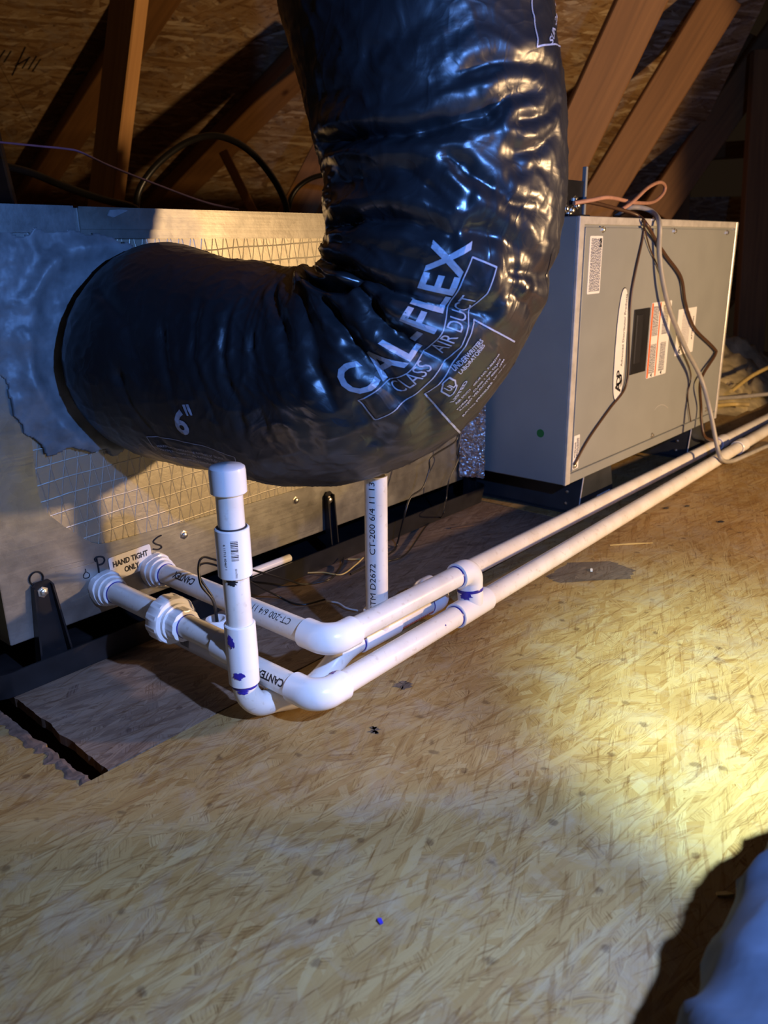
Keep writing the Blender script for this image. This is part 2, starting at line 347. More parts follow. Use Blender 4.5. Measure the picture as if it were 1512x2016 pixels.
_glyph = {}
def text_geo(s, bold=0.0):
    if (s, bold) in _glyph: return _glyph[(s, bold)]
    cu = bpy.data.curves.new('lettering', 'FONT'); cu.body = s; cu.size = 1.0; cu.offset = bold; cu.resolution_u = 3
    o = bpy.data.objects.new('lettering', cu); COL.objects.link(o)
    dg = bpy.context.evaluated_depsgraph_get(); me = bpy.data.meshes.new_from_object(o.evaluated_get(dg))
    vs = np.array([v.co[:] for v in me.vertices]).reshape(-1, 3); fs = [tuple(p.vertices) for p in me.polygons]
    bpy.data.objects.remove(o); bpy.data.curves.remove(cu); bpy.data.meshes.remove(me)
    _glyph[(s, bold)] = (vs, fs); return vs, fs
def text_cut(s, bold, cell):
    """lettering cut into small triangles so that it can follow a curved surface"""
    vs, fs = text_geo(s, bold); bm = bmesh.new(); bv = [bm.verts.new(v) for v in vs]
    for f in fs:
        try: bm.faces.new([bv[i] for i in f])
        except ValueError: pass
    for ax in (0, 1):
        lo, hi = vs[:, ax].min(), vs[:, ax].max(); t = lo + cell
        while t < hi:
            no = [0, 0, 0]; no[ax] = 1; co = [0, 0, 0]; co[ax] = t
            bmesh.ops.bisect_plane(bm, geom=bm.verts[:] + bm.edges[:] + bm.faces[:], plane_co=co, plane_no=no); t += cell
    bmesh.ops.triangulate(bm, faces=bm.faces)
    bm.verts.index_update(); out = (np.array([v.co[:] for v in bm.verts]), [tuple(v.index for v in f.verts) for f in bm.faces]); bm.free(); return out
CAPH = 0.70
def text_flat(s, o, ex, ey, size, mat, parent, lift=0.0003, bold=0.0, width=None, name='lettering'):
    """centred on o; size = capital height; width stretches it"""
    vs, fs = text_geo(s, bold); ex, ey = Vector(ex).normalized(), Vector(ey).normalized(); n = ex.cross(ey)
    lo, hi = vs[:, 0].min(), vs[:, 0].max(); k = size / CAPH; kx = width / (hi - lo) if width else k
    P = [Vector(o) + ex * ((v[0] - (lo + hi) / 2) * kx) + ey * ((v[1] - CAPH / 2) * k) + n * lift for v in vs]
    return mesh(name, P, fs, mat, parent)
def text_cyl(s, c, u, nrm, r, size, mat, parent, bold=0.0, width=None, name='lettering'):
    """wrapped on a pipe: c on the axis under the text centre, u reading direction, nrm where it faces"""
    vs, fs = text_cut(s, bold, 0.12); u = Vector(u).normalized(); nrm = Vector(nrm); nrm = (nrm - u * nrm.dot(u)).normalized(); v = nrm.cross(u)
    lo, hi = vs[:, 0].min(), vs[:, 0].max(); k = size / CAPH; kx = width / (hi - lo) if width else k; R = r + 0.00018
    P = []
    for q in vs:
        a = (q[1] - CAPH / 2) * k / r
        P.append(Vector(c) + u * ((q[0] - (lo + hi) / 2) * kx) + (nrm * math.cos(a) + v * math.sin(a)) * R)
    return mesh(name, P, fs, mat, parent)
def fine_print(o, ex, ey, w, h, rows, mat, parent, lift=0.0004, fill=0.55, seed=1, name='fine_print'):
    rnd = random.Random(seed); ex, ey = Vector(ex).normalized(), Vector(ey).normalized(); n = ex.cross(ey); vs, fs = [], []
    for i in range(rows):
        y = h / 2 - (i + 0.5) * h / rows; hh = h / rows * fill / 2; x = -w / 2
        while x < w / 2 - 0.001:
            l = min(rnd.uniform(0.0012, 0.0055), w / 2 - x); b = len(vs)
            for du, dv in ((0, -hh), (l, -hh), (l, hh), (0, hh)): vs.append(Vector(o) + ex * (x + du) + ey * (y + dv) + n * lift)
            fs.append((b, b + 1, b + 2, b + 3)); x += l + rnd.uniform(0.0006, 0.0012)
    return mesh(name, vs, fs, mat, parent)

X, Y, Z = Vector((1, 0, 0)), Vector((0, 1, 0)), Vector((0, 0, 1))

# ================================================================== the attic shell
GX, GY = 0.300, 0.645                        # corner of the old let-in floor panel
def jag(a, b, n, amp, seed, ax):
    rnd = random.Random(seed); out = []
    for i in range(n + 1):
        p = Vector(a).lerp(Vector(b), i / n); p[ax] += (amp * (1.3 * noise.noise(Vector((i * 0.23, seed, 0))) + 0.7 * noise.noise(Vector((i * 0.7, seed, 3))))) if 0 < i < n else 0; out.append(p)
    return out
TH = 0.0115
def slab(name, ring, mat, z=0.0, th=TH, parent=None):
    bm = bmesh.new(); vs = [bm.verts.new((p[0], p[1], z)) for p in ring]
    f = bm.faces.new(vs); r = bmesh.ops.extrude_face_region(bm, geom=[f])
    for v in [g for g in r['geom'] if isinstance(g, bmesh.types.BMVert)]: v.co.z -= th
    bmesh.ops.triangulate(bm, faces=[f for f in bm.faces if len(f.verts) > 4])
    return bm_obj(name, bm, mat, parent)
floor = thing('floor', None, None); tag(floor, 'oriented strand board attic floor', None, kind='structure')
edgeA = jag((GX - 0.008, GY - 0.004, 0), (GX - 0.010, 0.86, 0), 46, 0.0032, 3, 0)
edgeB = jag((GX - 0.008, GY - 0.004, 0), (4.0, GY - 0.004, 0), 90, 0.0012, 5, 1)
slab('floor_sheet', [(-1.2, -1.5), (-1.2, 0.86)] + [p[:] for p in edgeA[::-1]][:-1] + [(GX - 0.008, GY - 0.004), (GX - 0.008, -1.5)], 'floor', parent=floor)
slab('floor_sheet', [(GX - 0.008, -1.5), (GX - 0.008, GY - 0.004)] + [p[:] for p in edgeB[1:]] + [(4.0, -1.5)], 'floor', parent=floor)
slab('floor_sheet', [(-1.2, 0.862), (-1.2, 5.0), (GX - 0.01, 5.0), (GX - 0.01, 0.862)], 'floor', parent=floor)
pA = jag((GX + 0.012, GY, 0), (GX + 0.016, 0.90, 0), 40, 0.0020, 8, 0); pB = jag((GX + 0.012, GY, 0), (1.262, GY, 0), 90, 0.0012, 9, 1)
slab('old_floor_panel', [p[:] for p in pA[::-1]][:-1] + [p[:] for p in pB] + [(1.262, 0.90)], 'patch', -0.0012, parent=floor)
slab('floor_sheet', [(1.2635, GY), (1.2635, 5.0), (4.0, 5.0), (4.0, GY)], 'floor', -0.0005, parent=floor)
slab('floor_sheet', [(GX - 0.008, 0.9015), (GX - 0.008, 5.0), (1.262, 5.0), (1.262, 0.9015)], 'floor', -0.0005, parent=floor)
box('floor_joist', (-1.2, 0.30, -0.16), (4, 1.2, -0.05), 'joist', floor)
# torn, delaminated strip along the broken edge of the sheet
vs, fs = [], []
for i, p in enumerate(edgeA):
    wd = 0.012 + 0.010 * noise.noise(Vector((i * 0.35, 2, 0))) + 0.006 * noise.noise(Vector((i * 1.3, 5, 0)))
    for k, (f_, z_) in enumerate(((0.0, 0.0004), (0.35, 0.0012), (0.7, 0.0009), (1.0, 0.0002))):
        vs.append((p.x - wd * f_, p.y + 0.004 * noise.noise(Vector((i * 0.9, k * 3, 1))), z_ + 0.0012 * max(0, noise.noise(Vector((i * 0.8, k * 2, 7)))) * (0 < k < 3)))
fs = [(i * 4 + k, (i + 1) * 4 + k, (i + 1) * 4 + k + 1, i * 4 + k + 1) for i in range(len(edgeA) - 1) for k in range(3)]
mesh('torn_edge', vs, fs, 'torn', floor)
MT['stain'] = osb('osb_dark_stain', [(0, (0.10, 0.08, 0.065)), (0.4, (0.14, 0.11, 0.085)), (0.8, (0.18, 0.14, 0.105)), (1, (0.12, 0.09, 0.07))], size=0.68, dust=(0.15, 0.13, 0.11))
def stain(pts, seed):
    ring = []
    for i in range(len(pts)):
        a, b = onZ(*pts[i]), onZ(*pts[(i + 1) % len(pts)])
        for k in range(8):
            q = a.lerp(b, k / 8); n_ = noise.noise(Vector((i * 8 + k, seed, 0)) * 0.7); ring.append(q + Vector((0.006 * n_, -0.006 * n_, 0)))
    c = sum(ring, Vector()) / len(ring); vs = [c] + ring; n = len(ring)
    o = mesh('floor_stain', [(v.x, v.y, 0.0003) for v in vs], [(0, 1 + (i + 1) % n, 1 + i) for i in range(n)], 'stain', floor); return o
stain([(1075, 1135), (1120, 1108), (1200, 1105), (1250, 1122), (1240, 1140), (1170, 1143), (1100, 1148)], 3)
stain([(775, 1350), (790, 1340), (808, 1345), (800, 1358)], 5); stain([(725, 1440), (735, 1430), (747, 1435), (740, 1446)], 8)

# roof deck: sheets of strand board over the rafters, falling away from the camera
HB = Vector((-FWD.x, -FWD.y, 0)).normalized(); HR = Vector((RIGHT.x, RIGHT.y, 0)).normalized()
pitch = math.radians(36)
SL = HB * math.cos(pitch) + Z * math.sin(pitch)        # up the slope, towards the room
DN = HR.cross(SL).normalized()
if DN.z > 0: DN = -DN
deck0 = at(300, 415, 3.3)
roof = tag(thing('ceiling', None, None), 'strand board roof deck on the rafters', None, kind='structure')
def deck_sheet(u0, u1, v0, v1):
    vs = [deck0 + HR * u + SL * v - DN * d for d in (0, 0.011) for u, v in ((u0, v0), (u1, v0), (u1, v1), (u0, v1))]
    vs = [Vector((0, 0, 0)) + q for q in vs]
    o = mesh('roof_sheet', [((q - deck0).dot(HR), (q - deck0).dot(SL), (q - deck0).dot(DN)) for q in vs], [(0, 1, 2, 3), (7, 6, 5, 4), (0, 4, 5, 1), (1, 5, 6, 2), (2, 6, 7, 3), (3, 7, 4, 0)], 'deck', roof)
    M = Matrix([[HR[i], SL[i], DN[i], deck0[i]] for i in range(3)] + [[0, 0, 0, 1]]); o.matrix_local = M
for iu in range(-2, 2):
    for iv in range(-1, 3):
        s = 0.61 if iv % 2 else 0.0
        deck_sheet(iu * 1.22 + s + 0.0015 - 0.3, iu * 1.22 + s + 1.2185 - 0.3, iv * 1.0 + 0.0015, iv * 1.0 + 0.9985)

def beam(name, a, b, wdt, dep, face, mat, label=None, cat='rafter', group=None):
    """sawn member from a to b, wide face turned towards `face`"""
    a, b = Vector(a), Vector(b); d = (b - a); L = d.length; d.normalize()
    n = Vector(face); n = (n - d * n.dot(d)).normalized(); s = n.cross(d)
    bm = bmesh.new(); bmesh.ops.create_cube(bm, size=1.0)
    for v in bm.verts: v.co = Vector((v.co.x * L, v.co.y * wdt, v.co.z * dep))
    bmesh.ops.bevel(bm, geom=bm.edges[:], offset=0.003, segments=1, affect='EDGES')
    o = bm_obj(name, bm, mat); M = Matrix([[d[i], s[i], n[i], ((a + b) / 2)[i]] for i in range(3)] + [[0, 0, 0, 1]]); o.matrix_world = M
    if label: tag(o, label, cat, group)
    return o
TG = 'wooden roof truss members'
TO = -FWD
def bpx(name, p, q, wdt, dep, label, face=None, mat='lumber'):
    return beam(name, at(*p), at(*q), wdt, dep, face if face is not None else TO, mat, label, 'roof timber', TG)
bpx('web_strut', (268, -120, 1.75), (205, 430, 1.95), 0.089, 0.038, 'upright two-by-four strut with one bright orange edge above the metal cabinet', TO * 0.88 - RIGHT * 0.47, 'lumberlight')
def deckpt(px, py, off):
    r = Vector(ray(px, py)); c = Vector(CAM); t = (deck0 - c).dot(DN) / r.dot(DN); return c + r * t + DN * off
def rafter(p, q, label): return beam('rafter', deckpt(*p, 0.0475), deckpt(*q, 0.0475), 0.085, 0.092, DN, 'lumber', label, 'roof timber', TG)
rafter((650, 40), (265, 440), 'dark diagonal rafter behind the looped black cable')
rafter((350, -85), (40, 400), 'dark diagonal rafter farthest left against the roof deck')
for a_, b_ in (((-4, 118), (10, 98)), ((8, 122), (22, 100)), ((24, 148), (50, 92)), ((30, 130), (60, 112)), ((44, 134), (58, 112)), ((56, 136), (72, 110)), ((64, 140), (80, 116)), ((134, 148), (150, 130)), ((148, 146), (166, 142)), ((168, 148), (178, 138)), ((180, 146), (194, 136))):
    tube('marker_stroke', [deckpt(*a_, 0.0005), deckpt(*b_, 0.0005)], 0.0022, 'ink', roof, 6)
bpx('dark_strip', (-34, 250, 1.5), (8, 425, 1.5), 0.055, 0.02, 'black slanted strip at the left edge above the cabinet', None, 'blackmt')['category'] = 'strip'
bpx('web_strut', (440, 300, 2.6), (505, 430, 2.6), 0.03, 0.03, 'short thin stick leaning under the arch of the black cable', TO)
bpx('rafter', (760, 90, 2.2), (560, 470, 2.35), 0.10, 0.038, 'diagonal rafter half hidden behind the black duct')
bpx('truss_web', (1290, -60, 1.95), (1075, 400, 2.2), 0.12, 0.04, 'broad knotty diagonal timber just right of the duct', TO + RIGHT * 0.2)
bpx('truss_web', (1425, -10, 2.35), (1150, 440, 2.55), 0.115, 0.04, 'second diagonal timber from the duct, rising above the furnace top', TO + RIGHT * 0.2)
bpx('truss_web', (1560, 30, 2.8), (1290, 420, 3.0), 0.12, 0.04, 'third diagonal timber from the duct at the right edge', TO + RIGHT * 0.2)
bpx('truss_post', (1352, -80, 3.3), (1318, 520, 3.3), 0.13, 0.04, 'dim upright timber behind the diagonals over the furnace')
bpx('truss_post', (1510, 100, 2.7), (1468, 760, 2.9), 0.10, 0.04, 'upright timber right of the furnace, behind its rounded duct')
bpx('blocking_board', (1380, 60, 3.1), (1560, 150, 2.9), 0.14, 0.03, 'upper board of the pair bridging the diagonals at top right')
bpx('blocking_board', (1340, 95, 3.4), (1470, 170, 3.3), 0.11, 0.03, 'lower board of the pair bridging the diagonals at top right')
bpx('blocking_board', (1120, 318, 3.6), (1520, 290, 3.6), 0.07, 0.03, 'dim level board crossing behind the timbers over the furnace')
bpx('rafter', (1240, -60, 3.2), (1090, 110, 3.3), 0.13, 0.04, 'dim timber at the top beside the duct')

# ================================================================== coil cabinet
CX0, CX1, CY, CZ0, CZ1 = 0.326, 1.233, 0.865, 0.055, 0.529
cab = thing('coil_cabinet', 'galvanised steel coil cabinet with foil-faced insulation panel, left of the furnace', 'cabinet')
G = 0.0012
# front sheet with the cut-out
def P2(px, py): q = onY(px, py, CY); return (q.x, q.z)
hole = [P2(58, 830), P2(70, 930), P2(76, 975), P2(83, 997), P2(96, 1013), P2(125, 1035), P2(165, 1060), P2(180, 1068), P2(196, 1071), P2(215, 1068), P2(420, 1013), P2(600, 960)]
hx1 = 1.06; hole += [(hx1 - 0.02, hole[-1][1] - 0.002), (hx1, hole[-1][1] + 0.02), (hx1, 0.485), (hx1 - 0.01, 0.4975), (hole[0][0] + 0.012, 0.4975), (hole[0][0], 0.485)]
outer = [(CX0, CZ0), (CX1, CZ0), (CX1, CZ1), (CX0, CZ1)]
tri = geometry.tessellate_polygon([[Vector((u, v, 0)) for u, v in outer], [Vector((u, v, 0)) for u, v in hole]])
pts = outer + hole; vs = [(u, CY, v) for u, v in pts]; fs = [tuple(t) for t in tri]; b = len(vs); h0 = len(outer); nh = len(hole)
vs += [(u, CY + 0.004, v) for u, v in hole]
fs += [(h0 + i, h0 + (i + 1) % nh, b + (i + 1) % nh, b + i) for i in range(nh)]
bm = bmesh.new(); bv = [bm.verts.new(v) for v in vs]
for f in fs: bm.faces.new([bv[i] for i in f])
bm_obj('front_panel', bm, 'galv', cab)
tri = geometry.tessellate_polygon([[Vector((u, v, 0)) for u, v in hole]])
mesh('foil_insulation', [(u, CY + 0.003, v) for u, v in hole], [tuple(t) for t in tri], 'foil', cab)
bm = bmesh.new()
box('side_panel', (CX0, CY, CZ0), (CX0 + G, 1.36, CZ1), 'galv', cab)
box('side_panel', (CX1 - G, CY, CZ0), (CX1, 1.36, CZ1), 'galv', cab)
box('back_panel', (CX0, 1.358, CZ0), (CX1, 1.36, CZ1), 'galv', cab)
box('bottom_panel', (CX0, CY, CZ0), (CX1, 1.36, CZ0 + G), 'galv', cab)
box('top_panel', (CX0, CY, CZ1 - G), (CX1, 1.36, CZ1), 'galv', cab)
xs = onY(150, 412, CY).x
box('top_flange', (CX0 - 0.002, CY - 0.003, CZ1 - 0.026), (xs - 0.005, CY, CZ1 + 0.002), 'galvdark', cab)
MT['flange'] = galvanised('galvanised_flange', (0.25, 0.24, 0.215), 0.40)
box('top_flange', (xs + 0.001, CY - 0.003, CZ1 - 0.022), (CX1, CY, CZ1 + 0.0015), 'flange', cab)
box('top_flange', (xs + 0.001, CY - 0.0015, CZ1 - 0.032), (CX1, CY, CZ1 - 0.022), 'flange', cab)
for px, py in ((362, 1053), (582, 985), (760, 925)): screw(onY(px, py, CY), -Y, 0.0042, cab)
# marker letters and label
q = onY(197, 1115, CY)
tubes_ = lambda pts, r, par, mt='ink', nm='marker_stroke': tube(nm, smoothpath([onY(a, b, CY - 0.0004) for a, b in pts], 5), r, mt, par, 6)
tubes_([(190, 1098), (194, 1118), (196, 1134)], 0.0011, cab)
tubes_([(189, 1106), (187, 1100), (194, 1096), (203, 1097), (206, 1103), (202, 1110), (193, 1113)], 0.0011, cab)
tubes_([(318, 1054), (310, 1058), (302, 1066), (307, 1071), (316, 1074), (318, 1078), (311, 1082), (301, 1081)], 0.0011, cab)
tubes_([(168, 1120), (169, 1125), (165, 1132), (166, 1138), (175, 1137), (176, 1130), (170, 1126)], 0.0005, cab)
for i, (a, b) in enumerate((((100, 1118), (165, 1104)), ((110, 1126), (185, 1108)), ((140, 1185), (180, 1165)), ((585, 1010), (600, 1004)))):
    tubes_([a, ((a[0] + b[0]) / 2, (a[1] + b[1]) / 2 + 1), b], 0.00035, cab, 'screw', 'scratch')
c = onY(258, 1107, CY - 0.0008); tilt = math.radians(2.0)
ex = (X * math.cos(tilt) + Z * math.sin(tilt)); ey = (Z * math.cos(tilt) - X * math.sin(tilt))
lab = prism('hand_tight_label', rrect(0.060, 0.0315, 0.003), c, ex, ey, -Y, 0.0005, 'labelw', cab); lab['label'] = 'white rounded sticker with black capitals'
text_flat('HAND TIGHT', c + ey * 0.0055 - Y * 0.0006, ex, ey, 0.0072, 'ink', lab, bold=0.03, width=0.050)
text_flat('ONLY', c - ey * 0.0060 - Y * 0.0006, ex, ey, 0.0072, 'ink', lab, bold=0.03, width=0.021)

# grey mastic trowelled round the duct collar (lumpy skin with a fillet up the duct)
DC = onY(232, 688, CY)
poly = [(-60, 448), (60, 452), (150, 455), (205, 462), (238, 474), (262, 494), (285, 540), (330, 700), (300, 880), (190, 889), (150, 886), (118, 893), (95, 897), (84, 886), (62, 873), (48, 856), (38, 830), (30, 800), (12, 772), (-2, 742), (-30, 720), (-60, 600)]
poly = [P2(a, b) for a, b in poly]
def inside(u, v):
    c = False; j = len(poly) - 1
    for i in range(len(poly)):
        (x1, y1), (x2, y2) = poly[i], poly[j]
        if (y1 > v) != (y2 > v) and u < (x2 - x1) * (v - y1) / (y2 - y1) + x1: c = not c
        j = i
    return c
NU, NV = 150, 150; u0, u1 = max(CX0, min(p[0] for p in poly) - 0.01), max(p[0] for p in poly) + 0.01; v0, v1 = min(p[1] for p in poly) - 0.01, max(p[1] for p in poly) + 0.01
vs, fs, ok = [], [], {}
for j in range(NV + 1):
    for i in range(NU + 1):
        u, v = u0 + (u1 - u0) * i / NU, v0 + (v1 - v0) * j / NV
        nz = noise.fractal(Vector((u * 28, v * 28, 0.3)), 0.9, 2.0, 5); nz2 = noise.noise(Vector((u * 11 + 3, v * 34, 0.0)))
        wob = 0.010 * noise.noise(Vector((u * 55, v * 55, 5.0)))
        ok[(i, j)] = inside(u + wob, v + wob * 0.8)
        d = math.hypot(u - DC.x, v - DC.z)
        h = 0.003 + 0.0022 * nz + 0.0015 * nz2 + (0.008 + 0.006 * noise.noise(Vector((u * 25, v * 25, 9)))) * math.exp(-((d - 0.116 - 0.012 * noise.noise(Vector((u * 14, v * 14, 4)))) / 0.012) ** 2)
        vs.append((u, CY - max(0.0006, h), v))
S1 = NU + 1
for j in range(NV):
    for i in range(NU):
        if ok[(i, j)] and ok[(i + 1, j)] and ok[(i, j + 1)] and ok[(i + 1, j + 1)]: fs.append((j * S1 + i, j * S1 + i + 1, (j + 1) * S1 + i + 1, (j + 1) * S1 + i))
bm = bmesh.new(); bv = [bm.verts.new(v) for v in vs]
for f in fs: bm.faces.new([bv[k] for k in f])
bmesh.ops.delete(bm, geom=[v for v in bm.verts if not v.link_faces], context='VERTS')
r = bmesh.ops.extrude_face_region(bm, geom=bm.faces[:])
for v in [g for g in r['geom'] if isinstance(g, bmesh.types.BMVert)]: v.co.y = CY
ms = bm_obj('mastic_sealant', bm, 'mastic', cab, True); ms['label'] = 'lumpy grey sealant smeared around the duct collar'
# mastic dab on the top flange
c = onY(222, 421, CY - 0.003)
prism('mastic_dab', [(-0.008, -0.002), (0.0, -0.004), (0.012, 0.001), (0.020, 0.004), (0.010, 0.005), (-0.004, 0.004)], c, X, Z, -Y, 0.0015, 'mastic', cab, 0.0006)

# drain pan: a black tray under the cabinet
PX0, PX1, PY, PZ = 0.285, 1.272, 0.842, 0.034
pan = thing('drain_pan', 'shallow black plastic drain pan under the metal cabinet', 'drain pan')
def tray(x0, x1, y0, y1, z0, z1, r, th, fl):
    bm = bmesh.new(); rings = []
    for ins, z in ((fl, z0), (0, z1), (th, z1), (fl + th, z0 + 0.002)):
        rr = max(0.004, r - ins); ring = [bm.verts.new(((x0 + x1) / 2 + u, (y0 + y1) / 2 + v, z)) for u, v in rrect(x1 - x0 - 2 * ins, y1 - y0 - 2 * ins, rr, 5)]; rings.append(ring)
    n = len(rings[0])
    for a, b in zip(rings, rings[1:]):
        for i in range(n): bm.faces.new((a[i], a[(i + 1) % n], b[(i + 1) % n], b[i]))
    bm.faces.new(rings[0][::-1]); bm.faces.new(rings[-1]); return bm
bm_obj('tray', tray(PX0, PX1, PY, 1.40, 0.001, PZ, 0.03, 0.0028, 0.006), 'blackpl', pan, angle=30)
# hanger brackets with hex screws
def bracket(xc, wt, wb, ztop, label, eye=False):
    br = thing('hanger_bracket', label, 'bracket', group='hanger brackets along the cabinet front')
    y0 = CY - 0.0005
    prism('plate', [(-wb / 2, 0.006), (wb / 2, 0.006), (wt / 2, ztop - 0.004), (wt / 2 - 0.004, ztop), (-wt / 2 + 0.004, ztop), (-wt / 2, ztop - 0.004)], (xc, y0, 0), X, Z, -Y, 0.0026, 'blackmt', br, 0.0006)
    for s in (-1, 1):
        vs = [(xc + s * wb / 2, y0, 0.006), (xc + s * wt / 2, y0, ztop - 0.004), (xc + s * wt / 2, y0 - 0.008, ztop - 0.006), (xc + s * wb / 2, y0 - 0.015, 0.006)]
        vs += [Vector(v) + X * (0.0022 * -s) for v in vs]
        mesh('side_flange', vs, [(0, 1, 2, 3), (7, 6, 5, 4), (0, 4, 5, 1), (1, 5, 6, 2), (2, 6, 7, 3), (3, 7, 4, 0)], 'blackmt', br)
    screw(Vector((xc, y0 - 0.0026, ztop - 0.014)), -Y, 0.0045, br)
    if eye: tube('washer_eye', [Vector((xc - 0.004, y0 - 0.001, ztop + 0.004)) + Vector((math.cos(a) * 0.008, 0, math.sin(a) * 0.008)) for a in [2 * PI * k / 20 for k in range(21)]], 0.0009, 'blackmt', br, 6, False)
    return br
b1 = onY(82, 1150, CY - 0.003); b2 = onY(647, 970, CY - 0.003); b3 = onY(923, 878, CY - 0.003)
bracket(b1.x, 0.024, 0.044, b1.z + 0.004, 'wide tapered black bracket at the left end of the cabinet', True)
bracket(b2.x, 0.016, 0.017, b2.z + 0.002, 'slim black bracket below the duct, mid-length of the cabinet')
bracket(b3.x, 0.018, 0.030, b3.z + 0.002, 'black bracket at the right end of the cabinet beside the foil tape')
# crinkled foil tape down the joint
NU, NV = 18, 110; vs = []; bk = []; zt, zb = 0.30, 0.064
D1 = Vector((0.62, -0.78, 0)).normalized(); D2 = Vector((-0.78, -0.62, 0)).normalized(); T0 = Vector((1.206, 0.842, 0))
for j in range(NV + 1):
    for i in range(NU + 1):
        u = -0.024 + 0.048 * i / NU; v = zt + (zb - zt) * j / NV + (0.006 * noise.noise(Vector((u * 120, 0, 2))) if j == NV else 0)
        nz = noise.fractal(Vector((u * 90, v * 90, 1.0)), 0.8, 2.0, 4)
        q = T0 + D1 * (u + 0.002 * noise.noise(Vector((v * 60, i, 0)))) + D2 * (0.006 * nz + 0.005 * math.cos(u * 60)) + Z * v
        vs.append(q); bk.append(q - D2 * 0.004)
fs = [(j * (NU + 1) + i, j * (NU + 1) + i + 1, (j + 1) * (NU + 1) + i + 1, (j + 1) * (NU + 1) + i) for j in range(NV) for i in range(NU)]
b = len(vs); vs += bk; fs += [tuple(b + k for k in f[::-1]) for f in fs]
mt, nt, bs = prin('crinkled_foil_tape'); bs.inputs['Base Color'].default_value = (0.72, 0.62, 0.58, 1); bs.inputs['Metallic'].default_value = 0.95; bs.inputs['Roughness'].default_value = 0.2
cn = N(nt, 'ShaderNodeTexNoise', Scale=160.0, Detail=4.0); nt.links.new(mapping(nt), cn.inputs['Vector']); bumpn(nt, bs, cn.outputs['Fac'], 0.9, 0.003); MT['tape'] = mt
tag(mesh('foil_tape', vs, fs, 'tape'), 'crinkled silver foil tape hanging at the cabinet and furnace joint', 'foil tape')

# ================================================================== furnace
FX0, FX1, FY, FZ0, FZ1 = 1.235, 1.985, 0.664, 0.072, 0.5265
fur = thing('furnace', 'grey horizontal furnace cabinet with labels on its front panel', 'furnace')
bm = bmesh.new()
box('casing', (FX0, FY, FZ0), (FX1, 1.36, FZ1), 'furn', fur, 0.0015)
e = 0.012
box('front_lip', (FX0 - 0.0008, FY - 0.006, FZ0), (FX0 + 0.016, FY, FZ1), 'furnedge', fur, 0.001)
box('front_lip', (FX1 - 0.010, FY - 0.006, FZ0), (FX1 + 0.0008, FY, FZ1), 'furnedge', fur, 0.001)
box('front_lip', (FX0 + 0.016, FY - 0.005, FZ1 - 0.013), (FX1 - 0.010, FY, FZ1), 'furnedge', fur, 0.001)
box('front_lip', (FX0 + 0.016, FY - 0.005, FZ0), (FX1 - 0.010, FY, FZ0 + 0.018), 'furn', fur, 0.001)
PYF = FY - 0.0055
box('door_panel', (FX0 + 0.021, PYF, FZ0 + 0.021), (FX1 - 0.013, FY, FZ1 - 0.017), 'furn', fur, 0.0015, 2)
def F3(px, py, d=0.0): return onY(px, py, PYF - d)
for px, py in ((1187, 452), (1328, 455), (1431, 458), (1283, 857), (1130, 917), (1389, 806)): screw(F3(px, py), -Y, 0.0040, fur)
screw(onY(1286, 433, FY - 0.005), -Y, 0.003, fur)
# stickers read upwards: reading direction is +Z, their top points to -X
def sticker(name, pc, wz, wx, mat, r=0.003, th=0.0004, lean=0.0):
    c = F3(*pc); ex = (Z * math.cos(lean) + X * math.sin(lean)); ey = (-X * math.cos(lean) + Z * math.sin(lean))
    return prism(name, rrect(wz, wx, r), c, ex, ey, -Y, th, mat, fur), c - Y * th, ex, ey
o, c, ex, ey = sticker('rating_label', (1171, 522), 0.094, 0.046, 'labelw')
fine_print(c + ey * -0.001, ex, ey, 0.086, 0.038, 15, 'ink', o, fill=0.34, seed=3)
fine_print(c + ex * 0.036 + ey * -0.016, ex, ey, 0.014, 0.008, 2, 'ink', o, 0.0005, 0.8, seed=9)
# long badge
c = F3(1221, 680); L, W = 0.205, 0.043
badge = []
for k in range(40):
    t = 2 * PI * k / 40; cu, su = math.cos(t), math.sin(t)
    badge.append((math.copysign(abs(cu) ** 0.55, cu) * L / 2, math.copysign(abs(su) ** 0.75, su) * W / 2 * (1.0 if cu < 0 else 1.0 - 0.25 * cu)))
prism('badge_rim', [(u * 1.015, v * 1.06) for u, v in badge], c, Z, -X, -Y, 0.0008, 'ink', fur)
bd = prism('name_badge', badge, c, Z, -X, -Y, 0.0014, 'labelw', fur); c = c - Y * 0.0014; bd['label'] = 'long white oval name badge with black script'
text_flat('Advanced Distributor Products', c + Z * 0.026 - X * -0.008, Z, -X, 0.0075, 'ink', bd, width=0.132, bold=0.004)
lg = c - Z * 0.066
prism('logo_mark', [(-0.014, -0.011), (-0.010, -0.014), (0.000, -0.016), (0.010, -0.012), (0.013, -0.004), (0.010, -0.004), (0.006, -0.010), (-0.004, -0.011)], lg, Z, -X, -Y, 0.0003, 'ink', bd)
text_flat('A', lg - Z * 0.011, Z, -X, 0.022, 'ink', bd, bold=0.03); text_flat('D', lg + Z * 0.001, Z, -X, 0.017, 'ink', bd, bold=0.03); text_flat('P', lg + Z * 0.014, Z, -X, 0.019, 'ink', bd, bold=0.02)
# dark observation slot
q0, q1 = F3(1262, 612), F3(1242, 738)
box('slot_frame', (q1.x - 0.008, PYF - 0.002, q1.z), (q1.x + 0.062, PYF, q0.z + 0.004), 'blackpl', fur, 0.001)
box('slot_window', (q1.x + 0.004, PYF - 0.003, q1.z + 0.02), (q1.x + 0.03, PYF - 0.001, q0.z - 0.006), 'ink', fur, 0.001)
